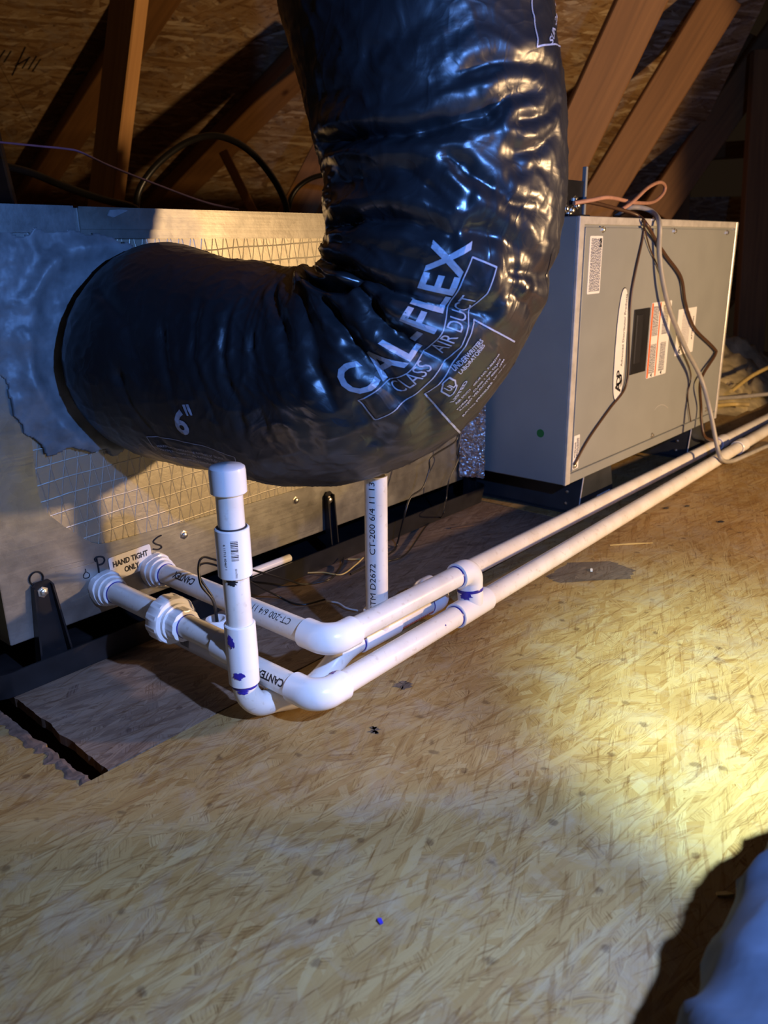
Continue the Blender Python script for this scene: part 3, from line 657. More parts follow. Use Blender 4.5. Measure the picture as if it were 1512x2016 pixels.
# two-column warning label
o, c, ex, ey = sticker('warning_label', (1297, 668), 0.148, 0.098, 'labelw', 0.003, 0.0006, 0.0); c0 = c
c = c - Y * 0.0
for s_, wd in ((0.044, 0.007), (0.006, 0.005)): prism('orange_band', rrect(0.146, wd, 0.001), c0 + ey * s_, ex, ey, -Y, 0.0003, 'labelo', o)
for i, dx in enumerate((0.026, -0.022)):
    for k, dz in enumerate((-0.036, 0.038)):
        fine_print(c0 + ey * dx + ex * dz, ex, ey, 0.058, 0.028, 9, 'ink', o, 0.0004, 0.35, seed=20 + i * 3 + k)
    prism('warning_triangle', [(-0.004, -0.003), (0.004, -0.003), (0, 0.004)], c0 + ey * dx - ex * 0.069, ex, ey, -Y, 0.0005, 'ink', o)
o, c, ex, ey = sticker('registration_sheet', (1350, 652), 0.096, 0.100, 'labelw', 0.001, 0.0003)
text_flat('ATTENTION', c - ey * 0.036 + ex * 0.004, ex, ey, 0.0062, 'ink', o, bold=0.03)
fine_print(c + ey * 0.004 + ex * 0.006, ex, ey, 0.070, 0.044, 8, 'ink', o, fill=0.18, seed=31)
text_flat('A', c - ex * 0.040 + ey * 0.028, ex, ey, 0.012, 'ink', o, bold=0.02); text_flat('D', c - ex * 0.034 + ey * 0.028, ex, ey, 0.010, 'ink', o, bold=0.02)
o, c, ex, ey = sticker('caution_label', (1134, 890), 0.062, 0.021, 'labelw', 0.002)
text_flat('WARNING', c + ey * 0.005 + ex * 0.004, ex, ey, 0.0042, 'ink', o, bold=0.03); fine_print(c - ey * 0.004 + ex * 0.004, ex, ey, 0.045, 0.009, 4, 'ink', o, fill=0.4, seed=41)
prism('warning_triangle', [(-0.004, -0.003), (0.004, -0.003), (0, 0.004)], c - ex * 0.025, ex, ey, -Y, 0.0004, 'yellow', o)
tube('scratch', smoothpath([F3(1288, 807, -0.0002), F3(1296, 799, -0.0002), F3(1306, 797, -0.0002), F3(1315, 803, -0.0002)], 6), 0.0006, 'furnedge', fur, 6)
g = onX(1064, 853, FX0); lathe('green_dot', g, -X, [(0, 0.0075), (0.0004, 0.0075)], 'green', fur, 24)
# sheet-metal feet
def foot(x0, x1, yf, label):
    st = thing('furnace_stand', label, 'stand', group='furnace stands')
    z1 = FZ0
    v = [(x0 - 0.012, yf, 0), (x0 + 0.002, yf, z1), (x0 + 0.002, 1.32, z1), (x0 - 0.012, 1.32, 0)]
    vs = v + [Vector(q) + X * 0.0025 for q in v]; ff = [(0, 1, 2, 3), (7, 6, 5, 4), (0, 4, 5, 1), (1, 5, 6, 2), (2, 6, 7, 3), (3, 7, 4, 0)]
    mesh('side_plate', vs, ff, 'stand', st)
    prism('front_plate', [(x0 - 0.012, 0.0), (x1 + 0.02, 0.0), (x1, z1), (x0 + 0.002, z1)], (0, yf, 0), X, Z, -Y, 0.0022, 'stand', st)
    v = [(x1 + 0.02, yf, 0), (x1, yf, z1), (x1, 1.32, z1), (x1 + 0.02, 1.32, 0)]
    vs = v + [Vector(q) + X * 0.0025 for q in v]; mesh('side_plate', vs, ff, 'stand', st)
    box('base_flange', (x0 - 0.024, yf + 0.01, 0.0), (x0 - 0.010, 1.32, 0.0022), 'stand', st)
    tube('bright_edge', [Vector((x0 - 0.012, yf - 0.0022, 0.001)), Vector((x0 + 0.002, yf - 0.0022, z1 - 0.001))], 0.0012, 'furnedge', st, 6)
    for k in range(3): screw(Vector((x0 - 0.0105 + 0.004 * k, yf + 0.025, 0.015 + 0.022 * k)), -X, 0.0022, st, 'rivet')
    return st
s1 = foot(1.316, 1.43, 0.668, 'dark steel stand under the left end of the furnace with a caution sticker')
q = onY(1187, 981, 0.665); ln = 0.0
lb = prism('caution_label', rrect(0.056, 0.026, 0.002), q, X, Z, -Y, 0.0005, 'labelw', s1)
prism('warning_triangle', [(-0.006, -0.006), (0.006, -0.006), (0, 0.006)], q - X * 0.018 - Z * 0.004 - Y * 0.0005, X, Z, -Y, 0.0003, 'yellow', lb)
text_flat('WARNING', q + X * 0.006 + Z * 0.006 - Y * 0.0006, X, Z, 0.004, 'ink', lb, bold=0.02); fine_print(q + X * 0.008 - Z * 0.004 - Y * 0.0005, X, Z, 0.034, 0.008, 3, 'ink', lb, fill=0.3, seed=51)
foot(1.845, 1.93, 0.668, 'dark steel stand under the right end of the furnace behind the white pipes')
# black junction bracket on top
jb = thing('junction_bracket', 'small black metal bracket with bolts on top of the furnace corner', 'bracket')
j0 = onY(1122, 400, 0.70)
box('plate', (j0.x - 0.02, 0.702, 0.528), (j0.x + 0.050, 0.706, 0.585), 'blackmt', jb, 0.001)
box('foot', (j0.x - 0.02, 0.690, 0.5268), (j0.x + 0.055, 0.740, 0.531), 'blackmt', jb, 0.001)
box('post', (j0.x + 0.048, 0.698, 0.5268), (j0.x + 0.054, 0.706, 0.608), 'furn', jb, 0.001)
for dx, dz in ((-0.008, 0.540), (0.012, 0.538), (0.030, 0.546), (0.020, 0.555), (0.004, 0.532)): screw(Vector((j0.x + dx, 0.702, dz)), -Y, 0.0045, jb, 'bolt')

# flex duct collar bulging out behind the far end of the furnace
rt = thing('return_duct', 'dark rounded flex duct bulging past the far end of the furnace', 'duct')
pts = [(2.0 + 0.010 * k, 0.92, 0.27) for k in range(14)]
tube('jacket', pts, [0.205 + 0.012 * (k % 3 == 1) - 0.0012 * k * k * 0.9 for k in range(14)], 'film', rt, 48)
tube('strap', [(2.035, 0.92, 0.27), (2.047, 0.92, 0.27)], 0.2165, 'blackpl', rt, 48)

# ================================================================== the drain lines
RP = 0.01335
def pipe(parent, a, b, mat='pvc', name='pipe'): return lathe(name, a, Vector(b) - Vector(a), [(0, RP), ((Vector(b) - Vector(a)).length, RP)], mat, parent, 36)
def sleeve(parent, a, b, r, name='coupling', mat='pvcfit', seg=36, bead=0.0):
    L = (Vector(b) - Vector(a)).length
    return lathe(name, a, Vector(b) - Vector(a), [(0, RP), (0, r - 0.001), (0.001, r), (L * 0.5, r + bead), (L - 0.001, r), (L, r - 0.001), (L, RP)], mat, parent, seg)
def ring(parent, p, d, w=0.0028, r=RP + 0.0006, name='primer_ring'): return lathe(name, p, d, [(0, RP - 0.0005), (0, r - 0.0002), (w * 0.3, r), (w * 0.8, r), (w, r - 0.0004), (w, RP - 0.0005)], 'primer', parent, 36)
def elbow(parent, c, d0, d1, hub=0.0165, reach=0.037, bend=0.020, name='elbow'):
    """corner c; d0 points back along the incoming pipe, d1 along the outgoing one"""
    c, d0, d1 = Vector(c), Vector(d0).normalized(), Vector(d1).normalized(); pts = [c + d0 * reach, c + d0 * (reach - 0.001), c + d0 * (bend + 0.001)]; rr = [hub - 0.0012, hub, hub]
    ce = c + d0 * bend + d1 * bend
    for k in range(15):
        a = PI / 2 * k / 14; pts.append(ce - d1 * bend * math.cos(a) - d0 * bend * math.sin(a)); rr.append(hub + 0.0006 * math.sin(2 * a))
    pts += [c + d1 * (bend + 0.001), c + d1 * (reach - 0.001), c + d1 * reach]; rr += [hub, hub, hub - 0.0012]
    return tube(name, pts, rr, 'pvcfit', parent, 36)
def blot(parent, c, ax, nrm, r, w, h, seed, mat='primer', name='primer_blot'):
    """irregular stain on a pipe surface"""
    rnd = random.Random(seed); u = Vector(ax).normalized(); n = Vector(nrm); n = (n - u * n.dot(u)).normalized(); v = n.cross(u)
    ringp = []
    for k in range(26):
        a = 2 * PI * k / 26; f = 0.55 + 0.45 * rnd.random(); ringp.append((math.cos(a) * w / 2 * f, math.sin(a) * h / 2 * f))
    P = [(0, 0)] + [(x * 0.5, y * 0.5) for x, y in ringp] + ringp; vs = []
    for x, y in P: vs.append(Vector(c) + u * x + (n * math.cos(y / r) + v * math.sin(y / r)) * (r + 0.00022))
    fs = [(0, 1 + k, 1 + (k + 1) % 26) for k in range(26)] + [(1 + k, 27 + k, 27 + (k + 1) % 26, 1 + (k + 1) % 26) for k in range(26)]
    return mesh(name, vs, fs, mat, parent)
TOC = -FWD

pl = thing('primary_drain_line', 'white PVC primary drain with capped riser, union and floor trap', 'drain pipe')
PXX, PZZ, RY = 0.449, 0.087, 0.597
def adapter(parent, x, z):
    a = lathe('threaded_adapter', (x, CY, z), -Y, [(0, 0.0225), (0.003, 0.0230), (0.010, 0.0222), (0.0105, 0.0198), (0.018, 0.0192), (0.0185, 0.0170), (0.026, 0.0168), (0.027, 0.0160), (0.027, RP)], 'pvcfit', parent, 24, ribs=(0, 2, 8, -0.0014))
    ring(a, (x, CY - 0.0266, z), -Y, 0.002); return a
adapter(pl, PXX, PZZ)
yU = 0.735
pipe(pl, (PXX, CY - 0.02, PZZ), (PXX, yU, PZZ))
un = lathe('union', (PXX, yU + 0.004, PZZ), -Y, [(0, RP), (0, 0.0175), (0.004, 0.0185), (0.0045, 0.0255), (0.007, 0.0272), (0.024, 0.0272), (0.026, 0.0262), (0.027, 0.0205)], 'pvcfit', pl, 96, ribs=(4, 5, 24, 0.0006))
lathe('union_tailpiece', (PXX, yU - 0.022, PZZ), -Y, [(0, 0.0215), (0.005, 0.0215), (0.0055, 0.0185), (0.019, 0.0180), (0.020, 0.0165), (0.020, RP)], 'pvcfit', un, 96, ribs=(2, 3, 24, 0.0005))
lathe('union_flange', (PXX, yU - 0.020, PZZ), -Y, [(0, 0.0262), (0.002, 0.0262), (0.0022, 0.0205)], 'pvcfit', un, 48)
ring(un, (PXX, yU - 0.0418, PZZ), -Y, 0.0016)
pipe(pl, (PXX, yU - 0.03, PZZ), (PXX, RY + 0.02, PZZ))
tee = lathe('tee', (PXX, RY, 0.053), Z, [(0, RP), (0, 0.0150), (0.001, 0.0160), (0.034, 0.0164), (0.0675, 0.0160), (0.0685, 0.0150), (0.0685, RP)], 'pvcfit', pl, 40)
lathe('tee_inlet', (PXX, RY + 0.036, PZZ - 0.002), -Y, [(0, RP), (0, 0.0152), (0.001, 0.0163), (0.024, 0.0166), (0.036, 0.0150)], 'pvcfit', tee, 40)
blot(tee, (PXX, RY, 0.107), Z, TOC - RIGHT * 0.5, 0.0165, 0.018, 0.011, 11); blot(tee, (PXX, RY, 0.068), Z, TOC - RIGHT * 0.15, 0.0165, 0.010, 0.016, 13)
rs = pipe(pl, (PXX, RY, 0.11), (PXX, RY, 0.275), name='riser_pipe')
cp = sleeve(pl, (PXX, RY, 0.174), (PXX, RY, 0.2245), 0.0172)
ring(cp, (PXX, RY, 0.2235), Z, 0.0022, 0.0150, 'cement_ring').data.materials[0] = MT['ink']
blot(cp, (PXX, RY, 0.171), Z, TOC - RIGHT * 0.15, RP, 0.010, 0.014, 17, 'ink', 'cement_blot')
# bar code on the coupling
nb = TOC + RIGHT * 0.25
rnd = random.Random(2); bm_v, bm_f = [], []; u = -0.010; nb = (nb - Z * nb.dot(Z)).normalized(); side = Z.cross(nb)
cc = Vector((PXX, RY, 0.205))
while u < 0.010:
    wv = rnd.choice((0.0004, 0.0007, 0.0011)); b = len(bm_v)
    for a in range(5):
        for e_ in (0, wv):
            y = (-0.0035 + 0.007 * a / 4) / 0.0172; bm_v.append(cc + Z * (u + e_) + (nb * math.cos(y) + side * math.sin(y)) * 0.01745)
    bm_f += [(b + 2 * k, b + 2 * k + 1, b + 2 * k + 3, b + 2 * k + 2) for k in range(4)]; u += wv + rnd.choice((0.0004, 0.0007, 0.001))
mesh('bar_code', bm_v, bm_f, 'ink', cp)
text_cyl('6 11712 40467 1', cc - Z * 0.006, -Z, TOC - RIGHT * 0.30, 0.0173, 0.0022, 'ink', cp, width=0.026)
text_cyl('00167002', cc - Z * 0.023, -Z, nb, 0.0173, 0.0018, 'ink', cp, width=0.010)
lathe('cap', (PXX, RY, 0.2595), Z, [(0, RP), (0, 0.0168), (0.001, 0.0178), (0.022, 0.0178), (0.0255, 0.0172), (0.0272, 0.0150), (0.0282, 0.0)], 'pvcfit', pl, 44)
# trap: bend under the riser, up again to the vent fitting
TYY = 0.582
tr = smoothpath([(PXX, RY, 0.066), (PXX, RY, 0.050), (PXX + 0.004, RY - 0.001, 0.034), (PXX + 0.016, RY - 0.002, 0.0205), (PXX + 0.036, RY - 0.003, 0.0150), (PXX + 0.060, TYY, 0.0145), (PXX + 0.085, TYY, 0.0165), (PXX + 0.106, TYY, 0.024), (PXX + 0.128, TYY, 0.036), (PXX + 0.150, TYY, 0.0415), (PXX + 0.178, TYY, 0.042)], 6)
t_ = tube('trap_bend', tr, RP, 'pvc', pl, 36)
ring(t_, (PXX, RY, 0.0495), Z, 0.0035); blot(t_, (PXX, RY, 0.0475), Z, TOC, RP, 0.006, 0.016, 23)
tx0, tx1, TZ = 0.607, 0.672, 0.042
vt = sleeve(pl, (tx0, TYY, TZ), (tx1, TYY, TZ), 0.0158, 'vent_tee'); ring(vt, (tx0 - 0.0018, TYY, TZ), X, 0.0026)
lathe('vent_socket', (0.641, TYY, TZ), Z, [(0, 0.0150), (0.028, 0.0163), (0.029, 0.0152), (0.029, RP)], 'pvcfit', vt, 36)
# open standpipe with its print
vb, vtop = Vector((0.641, TYY, TZ + 0.012)), Vector((0.644, TYY, 0.236))
L = (vtop - vb).length
sp = lathe('standpipe', vb, vtop - vb, [(0, RP), (L, RP), (L, RP - 0.0022), (L - 0.05, RP - 0.0022), (L - 0.05, 0.0)], 'pvc', pl, 36)
text_cyl('ASTM D2672   CT-200 6/4 11 13', vb.lerp(vtop, 0.52), vtop - vb, TOC - RIGHT * 0.35, RP, 0.0068, 'ink', sp, width=0.165)
ye = 0.772
yp = pipe(pl, (tx1 - 0.02, TYY, TZ), (ye - 0.02, TYY + 0.003, 0.040), 'pvc')
fine_print((0.705, TYY - RP * 0.93, TZ - RP * 0.42), X, Vector((0, -0.42, 0.9)), 0.062, 0.0042, 1, 'redink', yp, 0.0004, 0.8, 61, 'red_print')
el = elbow(pl, (ye, TYY + 0.004, 0.040), -X, Vector((0.0, 1, -0.0)), 0.0164, 0.030, 0.014); ring(el, (ye - 0.0315, TYY + 0.003, 0.040), X, 0.003)
BY = 0.621
elbow(pl, (ye, BY, 0.036), -Y, X, 0.0164, 0.026, 0.014)
bf = Vector((1.975, 0.640, 0.0145)); bst = Vector((ye + 0.01, BY, 0.034))
pipe(pl, bst, bf, name='long_pipe')
dd = (bf - bst).normalized(); fc = sleeve(pl, bf - dd * 0.02, bf + dd * 0.03, 0.0164); ring(fc, bf - dd * 0.022, dd, 0.003)
pipe(pl, bf + dd * 0.02, bf + dd * 1.2, name='long_pipe')

sl = thing('secondary_drain_line', 'white PVC secondary drain with two front elbows and a dropped tee', 'drain pipe')
SX, SY, SZ = 0.521, 0.541, 0.088; LX, LY, LZ = 0.487, 0.527, 0.042
adapter(sl, SX, SZ)
spp = pipe(sl, (SX, CY - 0.02, SZ), (SX, SY + 0.02, SZ))
nS = Vector((-0.62, 0, 0.78))
text_cyl('CANTEX', (SX, 0.787, SZ), Y, nS, RP, 0.0088, 'ink', spp, bold=0.03, width=0.042)
text_cyl('CT-200 6/4 11', (SX, 0.624, SZ), Y, nS, RP, 0.0080, 'ink', spp, width=0.062)
elbow(sl, (SX, SY, SZ), Y, X)
DX = 0.775
pipe(sl, (SX + 0.02, SY, SZ), (DX - 0.015, SY, SZ + 0.001))
e2 = elbow(sl, (DX, SY, SZ + 0.001), -X, -Z, 0.0166, 0.030, 0.016); ring(e2, (DX - 0.0318, SY, SZ + 0.001), X, 0.0034)
FE = Vector((1.95, 0.586, 0.0165)); FS = Vector((LX, LY, LZ)); fd = (FE - FS).normalized()
def onfront(x): return FS.lerp(FE, (x - FS.x) / (FE.x - FS.x))
tq = onfront(DX)
teef = sleeve(sl, tq - fd * 0.036, tq + fd * 0.036, 0.0164, 'tee'); ring(teef, tq - fd * 0.0378, fd, 0.0034)
dn = Vector((DX, SY, SZ - 0.024)) - tq
lathe('tee_socket', tq, dn, [(0, 0.0150), (0.012, 0.0166), (dn.length - 0.004, 0.0166), (dn.length, 0.0155)], 'pvcfit', teef, 36)
ring(teef, tq + dn * 0.88, dn, 0.004, 0.0172); blot(teef, tq + dn * 0.78, dn, TOC - RIGHT * 0.5, 0.0167, 0.012, 0.022, 31)
fl = elbow(sl, FS, Y, X); ring(fl, FS + Y * 0.036, Y, 0.003); ring(fl, FS + fd * 0.036, fd, 0.003)
blot(fl, FS + fd * 0.028, fd, Vector((0, 0.35, 1)), 0.0167, 0.010, 0.010, 37)
fp = pipe(sl, FS + fd * 0.02, tq - fd * 0.02); blot(fp, onfront(0.70), fd, TOC, RP, 0.003, 0.003, 3); 
pipe(sl, tq + fd * 0.02, FE, name='long_pipe')
fc = sleeve(sl, FE - fd * 0.015, FE + fd * 0.035, 0.0164); ring(fc, FE - fd * 0.0165, fd, 0.0014).data.materials[0] = MT['ink']
pipe(sl, FE + fd * 0.02, FE + fd * 1.2, name='long_pipe')
lp = pipe(sl, FS + Y * 0.02, (LX, 0.665, LZ))
text_cyl('CANTEX', (LX, 0.588, LZ), Y, Vector((-0.75, 0, 0.45)), RP, 0.0080, 'ink', lp, bold=0.03, width=0.042)
# float switch tee at the closed end
fs_ = sleeve(sl, (LX, 0.655, LZ), (LX, 0.775, LZ), 0.0162, 'float_switch_tee')
lathe('end_plug', (LX, 0.770, LZ), Y, [(0, 0.0155), (0.010, 0.0155), (0.012, 0.013)], 'pvcfit', fs_, 24)
lathe('switch_socket', (LX, 0.690, LZ), Z, [(0, 0.0130), (0.040, 0.0130), (0.041, 0.012), (0.041, 0.0095), (0.030, 0.0095), (0.030, 0.0)], 'pvcfit', fs_, 28)
text_cyl('||I|I||II|', (LX, 0.735, LZ), Y, Vector((-0.8, 0, 0.1)), 0.0163, 0.010, 'ink', fs_, bold=0.02, width=0.016, name='bar_code')

# ================================================================== insulated flex duct
class Perlin:
    def __init__(s, seed):
        r = np.random.RandomState(seed); s.p = np.tile(r.permutation(256), 3); a = r.rand(256) * 2 * PI; s.g = np.stack([np.cos(a), np.sin(a)], -1)
    def __call__(s, x, y):
        xi, yi = np.floor(x).astype(int), np.floor(y).astype(int); xf, yf = x - xi, y - yi; xi &= 255; yi &= 255
        u, v = xf ** 3 * (xf * (xf * 6 - 15) + 10), yf ** 3 * (yf * (yf * 6 - 15) + 10)
        def gr(i, j): g = s.g[s.p[s.p[xi + i] + yi + j]]; return g[..., 0] * (xf - i) + g[..., 1] * (yf - j)
        a = gr(0, 0) * (1 - u) + gr(1, 0) * u; b = gr(0, 1) * (1 - u) + gr(1, 1) * u; return (a * (1 - v) + b * v) * 1.5
pn = Perlin(5)
path = smoothpath([(.542, .872, .368), (.554, .80, .362), (.574, .72, .352), (.596, .645, .345), (.614, .584, .358), (.636, .541, .391), (.652, .516, .440), (.662, .503, .500), (.668, .507, .568), (.662, .522, .648), (.662, .540, .72), (.668, .556, .80), (.70, .57, .95), (.71, .60, 1.20), (.72, .62, 1.55)], 24)
PA = np.array([p[:] for p in path]); seg_l = np.r_[0, np.cumsum(np.linalg.norm(np.diff(PA, axis=0), axis=1))]; SL_ = seg_l[-1]
NS, NT = 620, 360
ss = np.linspace(0, SL_, NS); ctr = np.stack([np.interp(ss, seg_l, PA[:, i]) for i in range(3)], 1)
k = np.ones(25) / 25.0
tan = np.gradient(ctr, axis=0); tan = np.stack([np.convolve(np.pad(tan[:, i], 12, 'edge'), k, 'valid') for i in range(3)], 1); tan /= np.linalg.norm(tan, axis=1)[:, None]
Bv = np.array((-FWD)[:]); Nn = np.cross(Bv, tan); Nn /= np.linalg.norm(Nn, axis=1)[:, None]; Bb = np.cross(tan, Nn)
th = np.linspace(-PI, PI, NT + 1)
R0 = 0.1215
def surf_pts(rad): return ctr[:, None, :] + rad[:, :, None] * (np.cos(th)[None, :, None] * Bb[:, None, :] + np.sin(th)[None, :, None] * Nn[:, None, :])
SS, TT = np.meshgrid(ss, th, indexing='ij'); VV = TT * R0
base = np.full(SS.shape, R0)
base *= 1 + 0.035 * np.clip((SS - 0.62) / 0.12, 0, 1)
base *= 1 - 0.10 * np.exp(-(SS / 0.016) ** 1.3) + 0.03 * np.exp(-((SS - 0.05) / 0.05) ** 2)
base *= 1 - 0.085 * np.exp(-((SS - 0.36) / 0.13) ** 2)
G0 = surf_pts(base)
def project(G):
    c = (G - CAM) @ RW; return np.stack([756 + F * c[..., 0] / -c[..., 2], 1008 - F * c[..., 1] / -c[..., 2]], -1)
PR = project(G0); facing = (np.cos(TT) > -0.25) & (SS < 1.0)
def uv_at(px, py):
    d = (PR[..., 0] - px) ** 2 + (PR[..., 1] - py) ** 2; d = np.where(facing, d, 1e9)
    i, j = np.unravel_index(np.argmin(d), d.shape); return np.array([ss[i], th[j] * R0])
def seg_dist(A, B):
    ab = B - A; L2 = max(1e-9, ab @ ab); t = np.clip(((SS - A[0]) * ab[0] + (VV - A[1]) * ab[1]) / L2, 0, 1)
    return np.hypot(SS - A[0] - t * ab[0], VV - A[1] - t * ab[1]), t
CREASE = [  # polyline in the picture, depth, width
    ([(640, 280), (700, 270), (790, 262), (880, 246), (965, 222)], 0.017, 0.0065),
    ([(648, 444), (720, 432), (800, 436), (890, 462)], 0.015, 0.0055),
    ([(622, 505), (690, 530), (770, 575), (860, 600), (960, 615)], 0.016, 0.0060),
    ([(622, 540), (700, 560), (760, 640), (830, 690), (880, 710)], 0.015, 0.0055),
    ([(640, 590), (700, 680), (760, 745), (800, 800)], 0.010, 0.005),
    ([(545, 552), (556, 640), (585, 760), (620, 870)], 0.005, 0.006),
    ([(600, 545), (610, 640), (650, 780)], 0.005, 0.005),
    ([(880, 310), (930, 345), (1010, 400), (1075, 425)], 0.006, 0.004),
    ([(900, 150), (960, 122), (1030, 120), (1095, 135)], 0.007, 0.005),
    ([(960, 225), (1000, 190), (1050, 180)], 0.008, 0.006), ([(1000, 300), (1060, 290), (1095, 255)], 0.006, 0.005),
    ([(905, 455), (980, 470), (1050, 510)], 0.008, 0.007), ([(1000, 530), (1060, 545), (1075, 520)], 0.007, 0.006),
    ([(700, 780), (740, 850), (760, 900)], 0.006, 0.005), ([(610, 700), (660, 800), (720, 880)], 0.006, 0.006), ([(830, 760), (850, 830), (845, 870)], 0.006, 0.006),
    ([(320, 640), (330, 720), (345, 800)], 0.003, 0.004), ([(395, 600), (385, 700), (400, 760), (440, 860)], 0.0025, 0.003), ([(455, 610), (440, 700), (470, 800), (500, 900)], 0.0025, 0.0035), ([(500, 640), (500, 740), (530, 860)], 0.002, 0.003),
    ([(190, 560), (250, 640), (280, 720)], 0.003, 0.006), ([(230, 720), (260, 800), (330, 880)], 0.0035, 0.005), ([(700, 120), (790, 60), (860, 20)], 0.004, 0.008), ([(620, 190), (700, 180), (780, 150)], 0.004, 0.007),
    ([(790, 330), (860, 380), (880, 400)], 0.004, 0.005), ([(660, 360), (740, 350), (820, 330)], 0.004, 0.008), ([(1010, 240), (1070, 230), (1100, 200)], 0.005, 0.004), ([(1005, 340), (1050, 330), (1090, 335)], 0.004, 0.004), ([(990, 570), (1040, 600), (1050, 640)], 0.005, 0.005)]
rad = base.copy()
warp = 0.006 * pn(SS * 45, VV * 45)
for pts, dep, wd in CREASE:
    U = [uv_at(*p) for p in pts]; best = None; tot = len(U) - 1
    for i in range(tot):
        d, t = seg_dist(U[i], U[i + 1]); q = (i + t) / tot
        if best is None: best, along = d, q
        else: mk = d < best; best = np.where(mk, d, best); along = np.where(mk, q, along)
    d = np.abs(best + warp * 0.5); fade = np.clip(1.15 - along, 0, 1) ** 0.6 * np.clip(0.35 + along * 6, 0, 1)
    rad += fade * dep * (-np.exp(-(d / wd) ** 1.4) + 0.42 * np.exp(-((d - 2.6 * wd) / (1.6 * wd)) ** 2))
# soft pillows between the wraps and short wrinkles running round the duct
bend = np.exp(-((SS - 0.43) / 0.28) ** 2)
rad += 0.004 * pn(SS * 9, VV * 7 + 9) + 0.0022 * pn(SS * 22, VV * 10 + 3) * (0.5 + bend)
wr = 1 - np.abs(pn(SS * 55 + 0.8 * pn(SS * 20, VV * 20), VV * 13)); rad += 0.0011 * (wr ** 8 - 0.3) * (0.35 + 0.9 * bend)
wr = 1 - np.abs(pn(SS * 34 + VV * 16, VV * 38 - SS * 10)); rad += 0.0012 * (wr ** 9 - 0.2) * (0.5 + 0.8 * np.clip(pn(SS * 6 + 4, VV * 6), 0, 1))
rad += 0.0003 * pn(SS * 110, VV * 90)
rad[:, -1] = rad[:, 0]
G1 = surf_pts(rad)
dp_s = np.gradient(G1, axis=0); dp_t = np.gradient(G1, axis=1); NRM = np.cross(dp_t, dp_s); NRM /= np.linalg.norm(NRM, axis=2)[:, :, None] + 1e-12
rdir = np.cos(th)[None, :, None] * Bb[:, None, :] + np.sin(th)[None, :, None] * Nn[:, None, :]
NRM = NRM * np.where((NRM * rdir).sum(2) < 0, -1.0, 1.0)[:, :, None]
duct = thing('flex_duct', 'fat black plastic-jacketed insulated flex duct bending up from the metal cabinet', 'duct')
vs = G1[:, :-1].reshape(-1, 3)
ii, jj = np.meshgrid(np.arange(NS - 1), np.arange(NT), indexing='ij'); j2 = (jj + 1) % NT
fq = np.stack([ii * NT + jj, ii * NT + j2, (ii + 1) * NT + j2, (ii + 1) * NT + jj], -1).reshape(-1, 4)
me = bpy.data.meshes.new('jacket'); me.from_pydata(vs.tolist(), [], fq.tolist()); me.update()
jacket = link('jacket', me, 'film', duct, True)
if sum(p.normal.dot(p.center - Vector(ctr[min(NS - 1, p.index // NT)])) for p in list(me.polygons)[::997]) < 0: me.flip_normals()
def surf(s, v, lift=0.0007):
    fi = np.clip(np.asarray(s) / SL_ * (NS - 1), 0, NS - 1.001); fj = np.clip((np.asarray(v) / R0 + PI) / (2 * PI) * NT, 0, NT - 0.001)
    i, j = fi.astype(int), fj.astype(int); a, b = (fi - i)[:, None], (fj - j)[:, None]
    g = lambda A: A[i, j] * (1 - a) * (1 - b) + A[i + 1, j] * a * (1 - b) + A[i, j + 1] * (1 - a) * b + A[i + 1, j + 1] * a * b
    n = g(NRM); return g(G1) + n / (np.linalg.norm(n, axis=1)[:, None] + 1e-9) * lift
def duct_text(s, pl_, pr_, size, bold=0.0, cell=0.12, name='lettering', lift=0.0007, fit=True):
    a, b = uv_at(*pl_), uv_at(*pr_); d = b - a; Ln = np.linalg.norm(d); d /= Ln; up = np.array([-d[1], d[0]])
    vs, fs = text_cut(s, bold, cell); lo, hi = vs[:, 0].min(), vs[:, 0].max(); k = size / CAPH; kx = Ln / (hi - lo) if fit else k
    q = a[None] + d[None] * ((vs[:, 0] - lo) * kx)[:, None] + up[None] * ((vs[:, 1] - CAPH / 2) * k)[:, None]
    return mesh(name, surf(q[:, 0], q[:, 1], lift), fs, 'print', jacket)
def duct_line(pts, wd=0.0011, name='printed_rule', lift=0.0007):
    U = [uv_at(*p) for p in pts]; L_, R_ = [], []
    for a, b in zip(U, U[1:]):
        d = b - a; ln = np.linalg.norm(d); d = d / max(ln, 1e-9); nn = np.array([-d[1], d[0]]) * wd / 2
        for t in np.linspace(0, 1, max(3, int(ln / 0.002))): L_.append(a + (b - a) * t + nn); R_.append(a + (b - a) * t - nn)
    q = np.array(L_ + R_); n = len(L_); return mesh(name, surf(q[:, 0], q[:, 1], lift), [(i, i + 1, n + i + 1, n + i) for i in range(n - 1)], 'print', jacket)
duct_text('CAL-FLEX', (676, 752), (892, 470), 0.033, bold=0.018)
duct_line([(736, 828), (708, 787), (768, 746), (800, 732), (868, 648), (893, 590), (925, 508), (973, 522), (955, 580), (930, 606), (905, 680), (862, 730), (820, 770), (736, 828)])
duct_text('CLASS 1 AIR DUCT', (774, 768), (927, 580), 0.0155, bold=-0.004)
duct_line([(905, 848), (838, 775), (868, 748), (905, 690), (935, 630), (1012, 672)])
duct_text('UNDERWRITERS', (890, 728), (942, 668), 0.0058, bold=0.02, cell=0.3); duct_text('LABORATORIES', (900, 735), (950, 674), 0.0056, bold=0.02, cell=0.3)
